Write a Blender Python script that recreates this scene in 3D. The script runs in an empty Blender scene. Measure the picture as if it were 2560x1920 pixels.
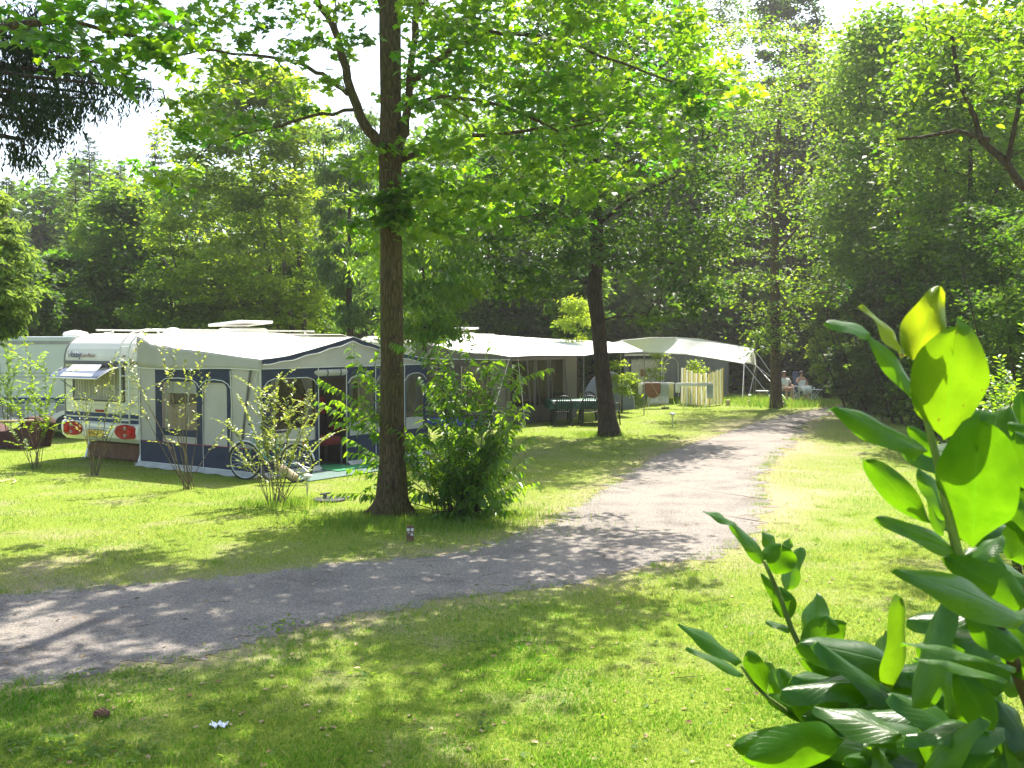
import bpy, math, random
import numpy as np
from mathutils import Vector, Matrix
random.seed(11); RNG = np.random.default_rng(11)
R = math.radians
sc = bpy.context.scene
# ---------------- camera ----------------
CAMH = 2.5; FPX = 2560.0; PITCH = math.atan(107/2560.0)
cam_d = bpy.data.cameras.new("camera"); cam = bpy.data.objects.new("camera", cam_d)
sc.collection.objects.link(cam); sc.camera = cam
cam.location = (0, 0, CAMH); cam.rotation_euler = (math.pi/2-PITCH, 0, 0)
cam_d.sensor_width = 36; cam_d.lens = 36; cam_d.clip_start = .05; cam_d.clip_end = 1500
cam_d.dof.use_dof = True; cam_d.dof.focus_distance = 18; cam_d.dof.aperture_fstop = 22
# ---------------- light ----------------
SUN_EL, SUN_AZ = R(57), R(20)
w = bpy.data.worlds.new("World"); sc.world = w; w.use_nodes = True
nt = w.node_tree; nt.nodes.clear()
sky = nt.nodes.new('ShaderNodeTexSky'); sky.sky_type = 'NISHITA'; sky.sun_disc = False
sky.sun_elevation = SUN_EL; sky.sun_rotation = SUN_AZ
sky.air_density = 1.0; sky.dust_density = 3.0; sky.ozone_density = 1.0
bg = nt.nodes.new('ShaderNodeBackground'); bg.inputs['Strength'].default_value = .145
wo = nt.nodes.new('ShaderNodeOutputWorld')
nt.links.new(sky.outputs[0], bg.inputs[0]); nt.links.new(bg.outputs[0], wo.inputs[0])
sd = bpy.data.lights.new("sun", 'SUN'); sd.energy = 5.0; sd.angle = R(.53); sd.color = (1, .94, .82)
so = bpy.data.objects.new("sun", sd); sc.collection.objects.link(so)
so.rotation_euler = Vector((math.sin(SUN_AZ)*math.cos(SUN_EL), math.cos(SUN_AZ)*math.cos(SUN_EL), math.sin(SUN_EL))).to_track_quat('Z', 'Y').to_euler()
sc.view_settings.view_transform = 'Standard'; sc.view_settings.look = 'None'
sc.view_settings.exposure = 1.55; sc.view_settings.gamma = 1
sc.render.engine = 'CYCLES'
cy = sc.cycles
cy.max_bounces = 8; cy.diffuse_bounces = 4; cy.glossy_bounces = 2; cy.transmission_bounces = 6; cy.transparent_max_bounces = 12
cy.caustics_reflective = False; cy.caustics_refractive = False
cy.use_denoising = True; cy.use_adaptive_sampling = True; cy.adaptive_threshold = .02
# ---------------- helpers ----------------
cp, sp = math.cos(PITCH), math.sin(PITCH)
def ray(px, py):
    dx, dy = (px-1280)/FPX, (py-960)/FPX
    return Vector((dx, cp - dy*sp, -sp - dy*cp))
def at(px, py, Y):
    r = ray(px, py); return Vector((0, 0, CAMH)) + r*(Y/r.y)
def G(px, py, z=0.0):
    r = ray(px, py); return Vector((0, 0, CAMH)) + r*((z-CAMH)/r.z)
def XY(px, Y):
    return (px-1280)/FPX*Y
def pxof(p):
    x, y, z = p[0], p[1], p[2]-CAMH
    f = y*cp - z*sp; u = y*sp + z*cp
    return 1280+FPX*x/f, 960-FPX*u/f
def link(o):
    sc.collection.objects.link(o); return o
def tag(o, label=None, cat=None, group=None, kind=None):
    if label: o['label'] = label
    if cat: o['category'] = cat
    if group: o['group'] = group
    if kind: o['kind'] = kind
    return o
def empty(name, loc=(0, 0, 0), rz=0, label=None, cat=None, group=None):
    o = link(bpy.data.objects.new(name, None)); o.location = loc; o.rotation_euler = (0, 0, rz)
    return tag(o, label, cat, group)
class MB:
    def __init__(s): s.v = []; s.f = []; s.a = None
    def add(s, v, f):
        n = len(s.v); s.v += [tuple(p) for p in v]; s.f += [tuple(i+n for i in q) for q in f]; return s
    def box(s, c, d, rz=0, rx=0, ry=0, taper=1.0):
        m = Matrix.Rotation(rz, 3, 'Z') @ Matrix.Rotation(rx, 3, 'X') @ Matrix.Rotation(ry, 3, 'Y')
        vs = []
        for z in (-1, 1):
            t = taper if z > 0 else 1
            for x, y in ((-1, -1), (1, -1), (1, 1), (-1, 1)):
                vs.append(Vector(c) + m @ Vector((x*d[0]/2*t, y*d[1]/2*t, z*d[2]/2)))
        return s.add(vs, [(0, 3, 2, 1), (4, 5, 6, 7), (0, 1, 5, 4), (1, 2, 6, 5), (2, 3, 7, 6), (3, 0, 4, 7)])
    def tube(s, pts, r, n=8, cap=True):
        pts = [Vector(p) for p in pts]; rs = r if isinstance(r, (list, tuple)) else [r]*len(pts)
        vs = []; fs = []; up = None
        for i, p in enumerate(pts):
            d = (pts[min(i+1, len(pts)-1)] - pts[max(i-1, 0)])
            if d.length < 1e-9: d = Vector((0, 0, 1))
            d.normalize()
            if up is None: up = d.orthogonal().normalized()
            up = (up - d*up.dot(d))
            if up.length < 1e-6: up = d.orthogonal()
            up.normalize(); b = d.cross(up)
            for k in range(n):
                a = 2*math.pi*k/n
                vs.append(p + (up*math.cos(a) + b*math.sin(a))*rs[i])
        for i in range(len(pts)-1):
            for k in range(n):
                k2 = (k+1) % n
                fs.append((i*n+k, i*n+k2, (i+1)*n+k2, (i+1)*n+k))
        if cap:
            fs.append(tuple(range(n))[::-1]); fs.append(tuple((len(pts)-1)*n+k for k in range(n)))
        return s.add(vs, fs)
    def lathe(s, prof, c=(0, 0, 0), n=16, m=None):
        vs = []; fs = []
        for r, z in prof:
            for k in range(n):
                a = 2*math.pi*k/n; v = Vector((r*math.cos(a), r*math.sin(a), z))
                vs.append((m @ v if m else v) + Vector(c))
        for i in range(len(prof)-1):
            for k in range(n):
                k2 = (k+1) % n; fs.append((i*n+k, i*n+k2, (i+1)*n+k2, (i+1)*n+k))
        fs.append(tuple(range(n))[::-1]); fs.append(tuple((len(prof)-1)*n+k for k in range(n)))
        return s.add(vs, fs)
    def poly(s, pts, off):
        """planar outline pts (3-D) given thickness by vector off"""
        n = len(pts); off = Vector(off); pts = [Vector(p) for p in pts]
        vs = pts + [p+off for p in pts]
        fs = [tuple(range(n))[::-1], tuple(range(n, 2*n))] + [(i, (i+1) % n, (i+1) % n+n, i+n) for i in range(n)]
        return s.add(vs, fs)
    def grid(s, P):
        """P[i][j] points -> single-sided sheet"""
        ni, nj = len(P), len(P[0]); vs = [p for r_ in P for p in r_]
        return s.add(vs, [(i*nj+j, i*nj+j+1, (i+1)*nj+j+1, (i+1)*nj+j) for i in range(ni-1) for j in range(nj-1)])
    def build(s, name, mat, parent=None, smooth=False, bevel=0, solid=0):
        me = bpy.data.meshes.new(name); me.from_pydata([tuple(p) for p in s.v], [], s.f); me.update()
        if smooth: me.polygons.foreach_set('use_smooth', [True]*len(me.polygons))
        o = bpy.data.objects.new(name, me); link(o)
        if mat: me.materials.append(mat)
        if parent: o.parent = parent
        if solid:
            md = o.modifiers.new('thickness', 'SOLIDIFY'); md.thickness = solid; md.offset = 0
        if bevel:
            md = o.modifiers.new('bevel', 'BEVEL'); md.width = bevel; md.segments = 2; md.limit_method = 'ANGLE'; md.angle_limit = R(50)
            if smooth: pass
        return o
def copy_tree(o, parent=None):
    c = o.copy(); sc.collection.objects.link(c)
    if parent: c.parent = parent
    for ch in list(o.children): copy_tree(ch, c)
    return c
def text_mesh(name, s, size, mat, parent, loc, rot, extrude=.002, shear=0, xs=1.0, center=True):
    cu = bpy.data.curves.new(name, 'FONT'); cu.body = s; cu.size = size; cu.extrude = extrude; cu.shear = shear
    if center: cu.align_x = 'CENTER'; cu.align_y = 'CENTER'
    t = link(bpy.data.objects.new(name+'_tmp', cu)); bpy.context.view_layer.update()
    me = bpy.data.meshes.new_from_object(t.evaluated_get(bpy.context.evaluated_depsgraph_get()))
    bpy.data.objects.remove(t)
    me.materials.clear(); me.materials.append(mat)
    o = link(bpy.data.objects.new(name, me)); o.parent = parent; o.location = loc; o.rotation_euler = rot; o.scale = (xs, 1, 1)
    return o
# ---------------- materials ----------------
def newmat(name):
    m = bpy.data.materials.new(name); m.use_nodes = True; nt = m.node_tree; nt.nodes.clear()
    out = nt.nodes.new('ShaderNodeOutputMaterial'); return m, nt, out
def noise(nt, scale, detail=4, coord='Object', rough=.55, dist=0):
    tc = nt.nodes.new('ShaderNodeTexCoord'); n = nt.nodes.new('ShaderNodeTexNoise')
    n.inputs['Scale'].default_value = scale; n.inputs['Detail'].default_value = detail; n.inputs['Roughness'].default_value = rough
    n.inputs['Distortion'].default_value = dist
    nt.links.new(tc.outputs[coord], n.inputs['Vector']); return n
def ramp(nt, src, stops):
    r = nt.nodes.new('ShaderNodeValToRGB'); e = r.color_ramp.elements
    while len(e) < len(stops): e.new(.5)
    for i, (p, c) in enumerate(stops):
        e[i].position = p; e[i].color = (*c, 1) if len(c) == 3 else c
    nt.links.new(src, r.inputs[0]); return r
def pbr(name, col, rough=.6, metal=0, var=.12, vs=3.0, bump=0, bs=40, coat=0, spec=.5, trans=0, stretch=None):
    m, nt, out = newmat(name)
    b = nt.nodes.new('ShaderNodeBsdfPrincipled'); b.inputs['Roughness'].default_value = rough; b.inputs['Metallic'].default_value = metal
    b.inputs['Specular IOR Level'].default_value = spec; b.inputs['Coat Weight'].default_value = coat
    n = noise(nt, vs, 5)
    lo = tuple(c*(1-var) for c in col); hi = tuple(min(1, c*(1+var)) for c in col)
    rp = ramp(nt, n.outputs['Fac'], [(.3, lo), (.7, hi)]); nt.links.new(rp.outputs[0], b.inputs['Base Color'])
    if stretch:
        mp = nt.nodes.new('ShaderNodeMapping'); mp.inputs['Scale'].default_value = stretch
        tc = nt.nodes.new('ShaderNodeTexCoord'); nt.links.new(tc.outputs['Object'], mp.inputs[0]); nt.links.new(mp.outputs[0], n.inputs['Vector'])
    if bump:
        n2 = noise(nt, bs, 5)
        if stretch: nt.links.new(mp.outputs[0], n2.inputs['Vector'])
        bp = nt.nodes.new('ShaderNodeBump'); bp.inputs['Strength'].default_value = bump; bp.inputs['Distance'].default_value = .02
        nt.links.new(n2.outputs['Fac'], bp.inputs['Height']); nt.links.new(bp.outputs[0], b.inputs['Normal'])
    if trans:
        t = nt.nodes.new('ShaderNodeBsdfTranslucent'); nt.links.new(rp.outputs[0], t.inputs[0])
        mx = nt.nodes.new('ShaderNodeMixShader'); mx.inputs[0].default_value = trans
        nt.links.new(b.outputs[0], mx.inputs[1]); nt.links.new(t.outputs[0], mx.inputs[2]); nt.links.new(mx.outputs[0], out.inputs[0])
    else: nt.links.new(b.outputs[0], out.inputs[0])
    return m
def leafmat(name, lo, hi, tlo, thi, tf=.5, rough=.45, spec=.4, coords=None):
    m, nt, out = newmat(name)
    at_ = nt.nodes.new('ShaderNodeAttribute'); at_.attribute_name = 'tint'
    r1 = ramp(nt, at_.outputs['Fac'], [(0, lo), (1, hi)]); r2 = ramp(nt, at_.outputs['Fac'], [(0, tlo), (1, thi)])
    b = nt.nodes.new('ShaderNodeBsdfPrincipled'); b.inputs['Roughness'].default_value = rough; b.inputs['Specular IOR Level'].default_value = spec
    t = nt.nodes.new('ShaderNodeBsdfTranslucent'); mx = nt.nodes.new('ShaderNodeMixShader'); mx.inputs[0].default_value = tf
    nt.links.new(r1.outputs[0], b.inputs['Base Color']); nt.links.new(r2.outputs[0], t.inputs[0])
    nt.links.new(b.outputs[0], mx.inputs[1]); nt.links.new(t.outputs[0], mx.inputs[2]); nt.links.new(mx.outputs[0], out.inputs[0])
    return m
def barkmat(name, a, b_, moss=None, sc_=(9, 9, 1.6), bump=.6):
    m, nt, out = newmat(name)
    tc = nt.nodes.new('ShaderNodeTexCoord'); mp = nt.nodes.new('ShaderNodeMapping'); mp.inputs['Scale'].default_value = sc_
    nt.links.new(tc.outputs['Object'], mp.inputs[0])
    n = nt.nodes.new('ShaderNodeTexNoise'); n.inputs['Scale'].default_value = 2.2; n.inputs['Detail'].default_value = 8; n.inputs['Roughness'].default_value = .7
    n.inputs['Distortion'].default_value = .6; nt.links.new(mp.outputs[0], n.inputs['Vector'])
    r1 = ramp(nt, n.outputs['Fac'], [(.3, a), (.68, b_)])
    col = r1.outputs[0]
    if moss:
        n3 = noise(nt, 1.3, 5); r3 = ramp(nt, n3.outputs['Fac'], [(.45, (0, 0, 0)), (.65, (1, 1, 1))])
        mx = nt.nodes.new('ShaderNodeMixRGB'); nt.links.new(r3.outputs[0], mx.inputs[0]); nt.links.new(col, mx.inputs[1]); mx.inputs[2].default_value = (*moss, 1)
        col = mx.outputs[0]
    b = nt.nodes.new('ShaderNodeBsdfPrincipled'); b.inputs['Roughness'].default_value = .9; b.inputs['Specular IOR Level'].default_value = .2
    nt.links.new(col, b.inputs['Base Color'])
    bp = nt.nodes.new('ShaderNodeBump'); bp.inputs['Strength'].default_value = bump; bp.inputs['Distance'].default_value = .03
    vo = nt.nodes.new('ShaderNodeTexVoronoi'); vo.feature = 'DISTANCE_TO_EDGE'; vo.inputs['Scale'].default_value = 1.5; nt.links.new(mp.outputs[0], vo.inputs['Vector'])
    rv = ramp(nt, vo.outputs['Distance'], [(.0, (0, 0, 0)), (.16, (1, 1, 1))]); mu = nt.nodes.new('ShaderNodeMath'); mu.operation = 'MULTIPLY'; nt.links.new(n.outputs['Fac'], mu.inputs[0]); nt.links.new(rv.outputs[0], mu.inputs[1])
    dk = nt.nodes.new('ShaderNodeMixRGB'); dk.blend_type = 'MULTIPLY'; dk.inputs[0].default_value = .55; nt.links.new(col, dk.inputs[1]); nt.links.new(rv.outputs[0], dk.inputs[2]); nt.links.new(dk.outputs[0], b.inputs['Base Color'])
    nt.links.new(mu.outputs[0], bp.inputs['Height']); nt.links.new(bp.outputs[0], b.inputs['Normal'])
    nt.links.new(b.outputs[0], out.inputs[0]); return m
M = {}
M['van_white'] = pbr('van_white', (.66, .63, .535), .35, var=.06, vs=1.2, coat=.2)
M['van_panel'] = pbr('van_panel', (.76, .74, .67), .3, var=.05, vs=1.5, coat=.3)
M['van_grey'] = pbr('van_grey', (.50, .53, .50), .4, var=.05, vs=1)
M['roof_white'] = pbr('roof_white', (.75, .76, .76), .5, var=.06, vs=1)
M['trim_dark'] = pbr('trim_dark', (.12, .115, .12), .5)
M['trim_grey'] = pbr('trim_grey', (.26, .25, .24), .5)
M['navy'] = pbr('navy', (.026, .034, .068), .85, var=.15, vs=4, bump=.25, bs=8, trans=.06)
M['stripe_blue'] = pbr('stripe_blue', (.022, .045, .13), .6, spec=.3)
M['fab_grey'] = pbr('fab_grey', (.50, .475, .43), .85, var=.08, vs=1.6, bump=.5, bs=3, trans=.22)
M['fab_roof'] = pbr('fab_roof', (.86, .86, .86), .6, var=.03, vs=1.0, bump=.25, bs=3, trans=.16)
M['fab_cream'] = pbr('fab_cream', (.70, .68, .62), .8, var=.05, vs=1.2, bump=.3, bs=3, trans=.25)
M['fab_tan'] = pbr('fab_tan', (.17, .155, .135), .85, var=.1, vs=1.5, bump=.4, bs=4, trans=.2)
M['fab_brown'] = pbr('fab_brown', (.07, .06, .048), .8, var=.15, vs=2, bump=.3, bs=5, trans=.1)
M['fab_bluegrey'] = pbr('fab_bluegrey', (.17, .19, .24), .8, var=.12, vs=1.5, bump=.4, bs=5, trans=.15)
M['mudflap'] = pbr('mudflap', (.38, .38, .36), .8, var=.2, vs=4, bump=.5, bs=8)
M['piping'] = pbr('piping', (.72, .72, .70), .6)
M['piping_red'] = pbr('piping_red', (.35, .03, .04), .6)
M['curtain'] = pbr('curtain', (.6, .6, .62), .8, var=.15, vs=6, trans=.3)
M['curtain_beige'] = pbr('curtain_beige', (.42, .39, .34), .9, var=.18, vs=9, stretch=(1, 1, .05), trans=.1)
M['red_lens'] = pbr('red_lens', (.36, .003, .006), .4, var=.2, vs=8, spec=.15)
M['orange_lens'] = pbr('orange_lens', (.50, .015, .008), .4, spec=.15)
M['clear_lens'] = pbr('clear_lens', (.45, .38, .30), .3, coat=.5)
M['plate_yellow'] = pbr('plate_yellow', (.62, .36, .02), .4)
M['black'] = pbr('black', (.02, .02, .022), .5)
M['ink_blue'] = pbr('ink_blue', (.04, .06, .14), .4)
M['ink_brown'] = pbr('ink_brown', (.30, .20, .14), .5)
M['rubber'] = pbr('rubber', (.025, .025, .027), .8, var=.2, vs=10)
M['steel'] = pbr('steel', (.55, .56, .57), .3, metal=.9, var=.05)
M['alu'] = pbr('alu', (.55, .55, .53), .4, metal=.6, var=.05)
M['pole'] = pbr('pole', (.30, .28, .24), .5, metal=.3)
M['teal'] = pbr('teal', (.08, .27, .25), .3, coat=.5, var=.05)
M['darkred_cloth'] = pbr('darkred_cloth', (.050, .012, .009), .85, var=.25, vs=5, bump=.3, bs=10)
M['red_cloth'] = pbr('red_cloth', (.13, .006, .008), .8, var=.3, vs=4)
M['black_cloth'] = pbr('black_cloth', (.015, .012, .012), .85)
M['wood_pale'] = pbr('wood_pale', (.48, .36, .2), .7, var=.2, vs=12, bump=.3)
M['wood_brown'] = pbr('wood_brown', (.16, .08, .045), .75, var=.3, vs=8, bump=.3)
M['mat_green'] = pbr('mat_green', (.03, .20, .08), .95, var=.15, vs=6, bump=.5, bs=80)
M['mat_grey'] = pbr('mat_grey', (.10, .155, .145), .95, var=.1, vs=5, bump=.4, bs=60)
M['floor_grey'] = pbr('floor_grey', (.12, .12, .11), .9, var=.2, vs=3)
M['green_plastic'] = pbr('green_plastic', (.004, .014, .011), .55, var=.1)
M['blue_plastic'] = pbr('blue_plastic', (.02, .06, .32), .5)
M['white_plastic'] = pbr('white_plastic', (.75, .75, .74), .4, var=.05)
M['towel_brown'] = pbr('towel_brown', (.38, .17, .09), .95, var=.12, vs=12, bump=.5, trans=.4)
M['towel_grey'] = pbr('towel_grey', (.52, .55, .57), .95, var=.12, vs=12, bump=.5, trans=.4)
M['towel_white'] = pbr('towel_white', (.8, .8, .8), .95, var=.06, bump=.5, trans=.4)
M['towel_yellow'] = pbr('towel_yellow', (.66, .60, .32), .95, var=.1, bump=.5, trans=.2)
M['slat_yellow'] = pbr('slat_yellow', (.82, .76, .42), .8, var=.12, vs=8, trans=.45)
M['slat_white'] = pbr('slat_white', (.9, .89, .84), .8, var=.04, trans=.45)
M['litter'] = pbr('litter', (.75, .76, .78), .6)
M['cone'] = pbr('cone', (.14, .07, .04), .9, var=.3, vs=40)
M['skin'] = pbr('skin', (.52, .30, .20), .55, var=.06, vs=5, spec=.3)
M['hair'] = pbr('hair', (.025, .015, .012), .5, var=.3, vs=30)
M['dress_white'] = pbr('dress_white', (.78, .77, .76), .85, var=.05, vs=8, bump=.4, bs=15, trans=.1)
M['chair_blue'] = pbr('chair_blue', (.10, .12, .22), .8, var=.15, vs=6)
M['car_blue'] = pbr('car_blue', (.30, .38, .52), .25, metal=.5, coat=.6)
M['oilcloth'] = pbr('oilcloth', (.03, .11, .08), .5, var=.5, vs=9, trans=.1)
M['flower_white'] = pbr('flower_white', (.8, .78, .8), .7)
def glassmat(name, col, alpha=.3, rough=.05):
    m, nt, out = newmat(name)
    t = nt.nodes.new('ShaderNodeBsdfTransparent'); t.inputs[0].default_value = (*col, 1)
    g = nt.nodes.new('ShaderNodeBsdfGlossy'); g.inputs['Roughness'].default_value = rough
    n = noise(nt, 5, 3); bp = nt.nodes.new('ShaderNodeBump'); bp.inputs['Strength'].default_value = .25; bp.inputs['Distance'].default_value = .05
    nt.links.new(n.outputs['Fac'], bp.inputs['Height']); nt.links.new(bp.outputs[0], g.inputs['Normal'])
    mx = nt.nodes.new('ShaderNodeMixShader'); mx.inputs[0].default_value = alpha
    nt.links.new(t.outputs[0], mx.inputs[1]); nt.links.new(g.outputs[0], mx.inputs[2]); nt.links.new(mx.outputs[0], out.inputs[0]); return m
M['pvc'] = glassmat('pvc', (.42, .42, .40), .07, .08)
M['pvc_brown'] = glassmat('pvc_brown', (.17, .14, .10), .13, .12)
M['pvc_clear'] = glassmat('pvc_clear', (.82, .82, .8), .06, .08)
M['acrylic'] = glassmat('acrylic', (.45, .44, .45), .35, .03)
M['lampglass'] = glassmat('lampglass', (.8, .82, .8), .25, .05)
# leaves
M['maple'] = leafmat('maple', (.016, .050, .005), (.04, .10, .010), (.10, .33, .004), (.40, .62, .012), .55, .45, .35)
M['oakdark'] = leafmat('oakdark', (.010, .032, .007), (.030, .066, .015), (.05, .17, .006), (.26, .44, .012), .45, .55, .2)
M['beech'] = leafmat('beech', (.018, .052, .005), (.055, .11, .012), (.12, .32, .004), (.46, .66, .016), .5, .5, .3)
M['gold'] = leafmat('gold', (.04, .09, .008), (.10, .17, .02), (.26, .44, .010), (.56, .70, .03), .55, .55, .2)
M['midgreen'] = leafmat('midgreen', (.026, .072, .009), (.075, .14, .020), (.13, .33, .010), (.42, .62, .03), .48, .55, .2)
M['willow'] = leafmat('willow', (.03, .075, .022), (.075, .14, .04), (.12, .26, .03), (.27, .42, .06), .45, .5, .3)
M['spruce'] = leafmat('spruce', (.016, .042, .022), (.05, .095, .042), (.05, .12, .03), (.12, .22, .05), .3, .7, .15)
M['larch'] = leafmat('larch', (.05, .105, .02), (.11, .18, .04), (.15, .30, .02), (.34, .46, .06), .42, .7, .12)
M['edgeleaf'] = leafmat('edgeleaf', (.06, .08, .02), (.14, .15, .05), (.12, .18, .02), (.30, .36, .05), .4, .7, .15)
M['hemlock'] = leafmat('hemlock', (.008, .020, .007), (.022, .045, .014), (.02, .05, .01), (.06, .12, .02), .3, .7, .15)
M['wood'] = leafmat('wood', (.018, .050, .008), (.055, .10, .018), (.09, .24, .010), (.28, .44, .02), .45, .7, .1)
M['cherry'] = leafmat('cherry', (.020, .07, .008), (.05, .12, .018), (.16, .40, .008), (.44, .66, .02), .5, .4, .45)
M['twigleaf'] = leafmat('twigleaf', (.06, .10, .018), (.20, .23, .07), (.22, .36, .02), (.52, .56, .08), .45, .4, .45)
M['grass'] = leafmat('grass', (.05, .15, .010), (.28, .30, .07), (.12, .36, .008), (.58, .62, .10), .45, .7, .12)
M['laurel'] = leafmat('laurel', (.018, .065, .008), (.03, .095, .012), (.16, .40, .006), (.28, .55, .01), .5, .22, .7)
M['bark'] = barkmat('bark', (.045, .030, .015), (.17, .115, .058), moss=(.10, .085, .022), sc_=(16, 16, 3), bump=.9)
M['bark_dark'] = barkmat('bark_dark', (.025, .018, .012), (.085, .06, .04))
M['bark_grey'] = barkmat('bark_grey', (.06, .05, .035), (.16, .14, .10))
M['twig'] = barkmat('twig', (.12, .09, .05), (.25, .2, .12))
M['twig_green'] = barkmat('twig_green', (.10, .16, .03), (.18, .24, .05))
# ---------------- path / ground geometry ----------------
UP = [(-260,1310),(0,1285),(150,1278),(300,1260),(450,1252),(600,1240),(720,1222),(850,1210),(1000,1195),(1060,1180),(1110,1160),(1180,1130),(1260,1085),(1340,1030),(1420,985),(1480,962),(1530,945),(1620,915),(1700,897),(1780,882),(1850,874),(1950,868)]
LO = [(-260,1520),(0,1480),(150,1462),(250,1450),(370,1425),(500,1400),(600,1372),(700,1345),(780,1328),(850,1320),(1000,1290),(1200,1262),(1400,1225),(1500,1208),(1570,1190),(1640,1140),(1645,1080),(1640,1030),(1660,1000),(1680,975),(1725,940),(1745,915),(1800,893),(1860,880),(1950,872)]
def edge(L):
    P = [G(x*1.1573, y*1.1573) for x, y in L]
    P = np.array([(p.x, p.y) for p in P])
    d = np.r_[0, np.cumsum(np.hypot(*np.diff(P, axis=0).T))]
    # Catmull-like smoothing by dense interp + box filter
    n = int(d[-1]/.06); t = np.linspace(0, d[-1], n)
    x = np.interp(t, d, P[:, 0]); y = np.interp(t, d, P[:, 1])
    k = 15; ker = np.ones(k)/k
    xs = np.convolve(np.pad(x, k//2, 'edge'), ker, 'valid'); ys = np.convolve(np.pad(y, k//2, 'edge'), ker, 'valid')
    return np.c_[xs, ys]
EU, EL = edge(UP), edge(LO)
def jitter(E, amp, seed):
    rg = np.random.default_rng(seed); n = len(E); j = np.zeros(n)
    for wl, a in ((120, .9), (40, .8), (14, .7), (5, .8), (2, .8), (1, .5)):
        c = rg.normal(size=n//wl+3); j += a*np.interp(np.arange(n)/wl, np.arange(len(c)), c)
    T = np.gradient(E, axis=0); T /= np.maximum(1e-6, np.hypot(T[:, 0], T[:, 1]))[:, None]
    return E + np.c_[-T[:, 1], T[:, 0]]*(j*amp)[:, None]
PU, PL = jitter(EU, .07, 1), jitter(EL, .075, 2)
POLY = np.r_[EU, EL[::-1]]
def inside(x, y):
    x = np.asarray(x); y = np.asarray(y); c = np.zeros(x.shape, bool)
    P = POLY[::6]; n = len(P)
    for i in range(n):
        x1, y1 = P[i]; x2, y2 = P[i-1]
        if y1 == y2: continue
        m = ((y1 > y) != (y2 > y)) & (x < (x2-x1)*(y-y1)/(y2-y1)+x1); c ^= m
    return c
def dist_edge(x, y):
    E = np.r_[EU[::8], EL[::8]]; d = np.full(x.shape, 1e9)
    for ex, ey in E: d = np.minimum(d, (x-ex)**2+(y-ey)**2)
    return np.sqrt(d)
def vnoise(x, y, s, seed=0):
    rg = np.random.default_rng(seed); g = rg.uniform(0, 1, (64, 64))
    u = np.asarray(x)*s; v = np.asarray(y)*s; i = np.floor(u).astype(int); j = np.floor(v).astype(int); fu = u-i; fv = v-j
    fu = fu*fu*(3-2*fu); fv = fv*fv*(3-2*fv); g2 = lambda a, b: g[a % 64, b % 64]
    return (g2(i, j)*(1-fu)+g2(i+1, j)*fu)*(1-fv)+(g2(i, j+1)*(1-fu)+g2(i+1, j+1)*fu)*fv
xs = np.r_[-150, -90, -50, -28, np.arange(-16, 16.01, .22), 28, 50, 90, 150]
ys = np.r_[-60, -20, 0, np.arange(5, 20, .2), np.arange(20, 48, .35), 55, 70, 100, 160]
gx, gy = np.meshgrid(xs, ys); nx, ny = len(xs), len(ys)
me = bpy.data.meshes.new('ground')
idx = np.arange(nx*ny).reshape(ny, nx)
quads = np.stack([idx[:-1, :-1], idx[:-1, 1:], idx[1:, 1:], idx[1:, :-1]], -1).reshape(-1, 4)
me.from_pydata(np.c_[gx.ravel(), gy.ravel(), np.zeros(nx*ny)].tolist(), [], quads.tolist())
de = dist_edge(gx.ravel(), gy.ravel()); ins = inside(gx.ravel(), gy.ravel())
PC = [(G(1990, 1120), 1.3, .75), (G(1930, 1240), 1.0, .7), (G(1850, 1060), 1.5, .5), (G(1330, 1130), 1.2, .3), (G(120, 1420), .8, .5), (G(2100, 1200), 1.0, .5)]
def worn(x, y): return sum(a_*np.exp(-((x-c_.x)**2+((y-c_.y)*.6)**2)/r_**2) for c_, r_, a_ in PC)*(.4+.9*vnoise(x, y, 1.9, 6))
dirt = np.clip(np.exp(-de/.45)+worn(gx.ravel(), gy.ravel()), 0, 1); dirt[ins] = 1
at_ = me.attributes.new('dirt', 'FLOAT', 'POINT'); at_.data.foreach_set('value', dirt.astype(np.float32))
ground = link(bpy.data.objects.new('ground', me)); tag(ground, kind='structure')
m, nt, out = newmat('ground_grass')
n1 = noise(nt, 1.1, 6); n2 = noise(nt, 28, 6, rough=.75); n3 = noise(nt, .35, 4)
c1 = ramp(nt, n2.outputs['Fac'], [(.28, (.05, .10, .008)), (.5, (.14, .20, .018)), (.72, (.30, .31, .08))])
c2 = ramp(nt, n2.outputs['Fac'], [(.3, (.16, .13, .07)), (.7, (.36, .31, .20))])
add = nt.nodes.new('ShaderNodeMath'); add.operation = 'MULTIPLY_ADD'
a = nt.nodes.new('ShaderNodeAttribute'); a.attribute_name = 'dirt'
r1 = ramp(nt, n1.outputs['Fac'], [(.50, (0, 0, 0)), (.72, (.55, .55, .55))])
nt.links.new(a.outputs['Fac'], add.inputs[0]); add.inputs[1].default_value = .95; nt.links.new(r1.outputs[0], add.inputs[2])
mx = nt.nodes.new('ShaderNodeMixRGB'); nt.links.new(add.outputs[0], mx.inputs[0]); nt.links.new(c1.outputs[0], mx.inputs[1]); nt.links.new(c2.outputs[0], mx.inputs[2])
b = nt.nodes.new('ShaderNodeBsdfPrincipled'); b.inputs['Roughness'].default_value = .95; b.inputs['Specular IOR Level'].default_value = .1
bp = nt.nodes.new('ShaderNodeBump'); bp.inputs['Strength'].default_value = .7; bp.inputs['Distance'].default_value = .03
nt.links.new(n2.outputs['Fac'], bp.inputs['Height']); nt.links.new(bp.outputs[0], b.inputs['Normal'])
nt.links.new(mx.outputs[0], b.inputs['Base Color']); nt.links.new(b.outputs[0], out.inputs[0]); me.materials.append(m)
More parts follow.
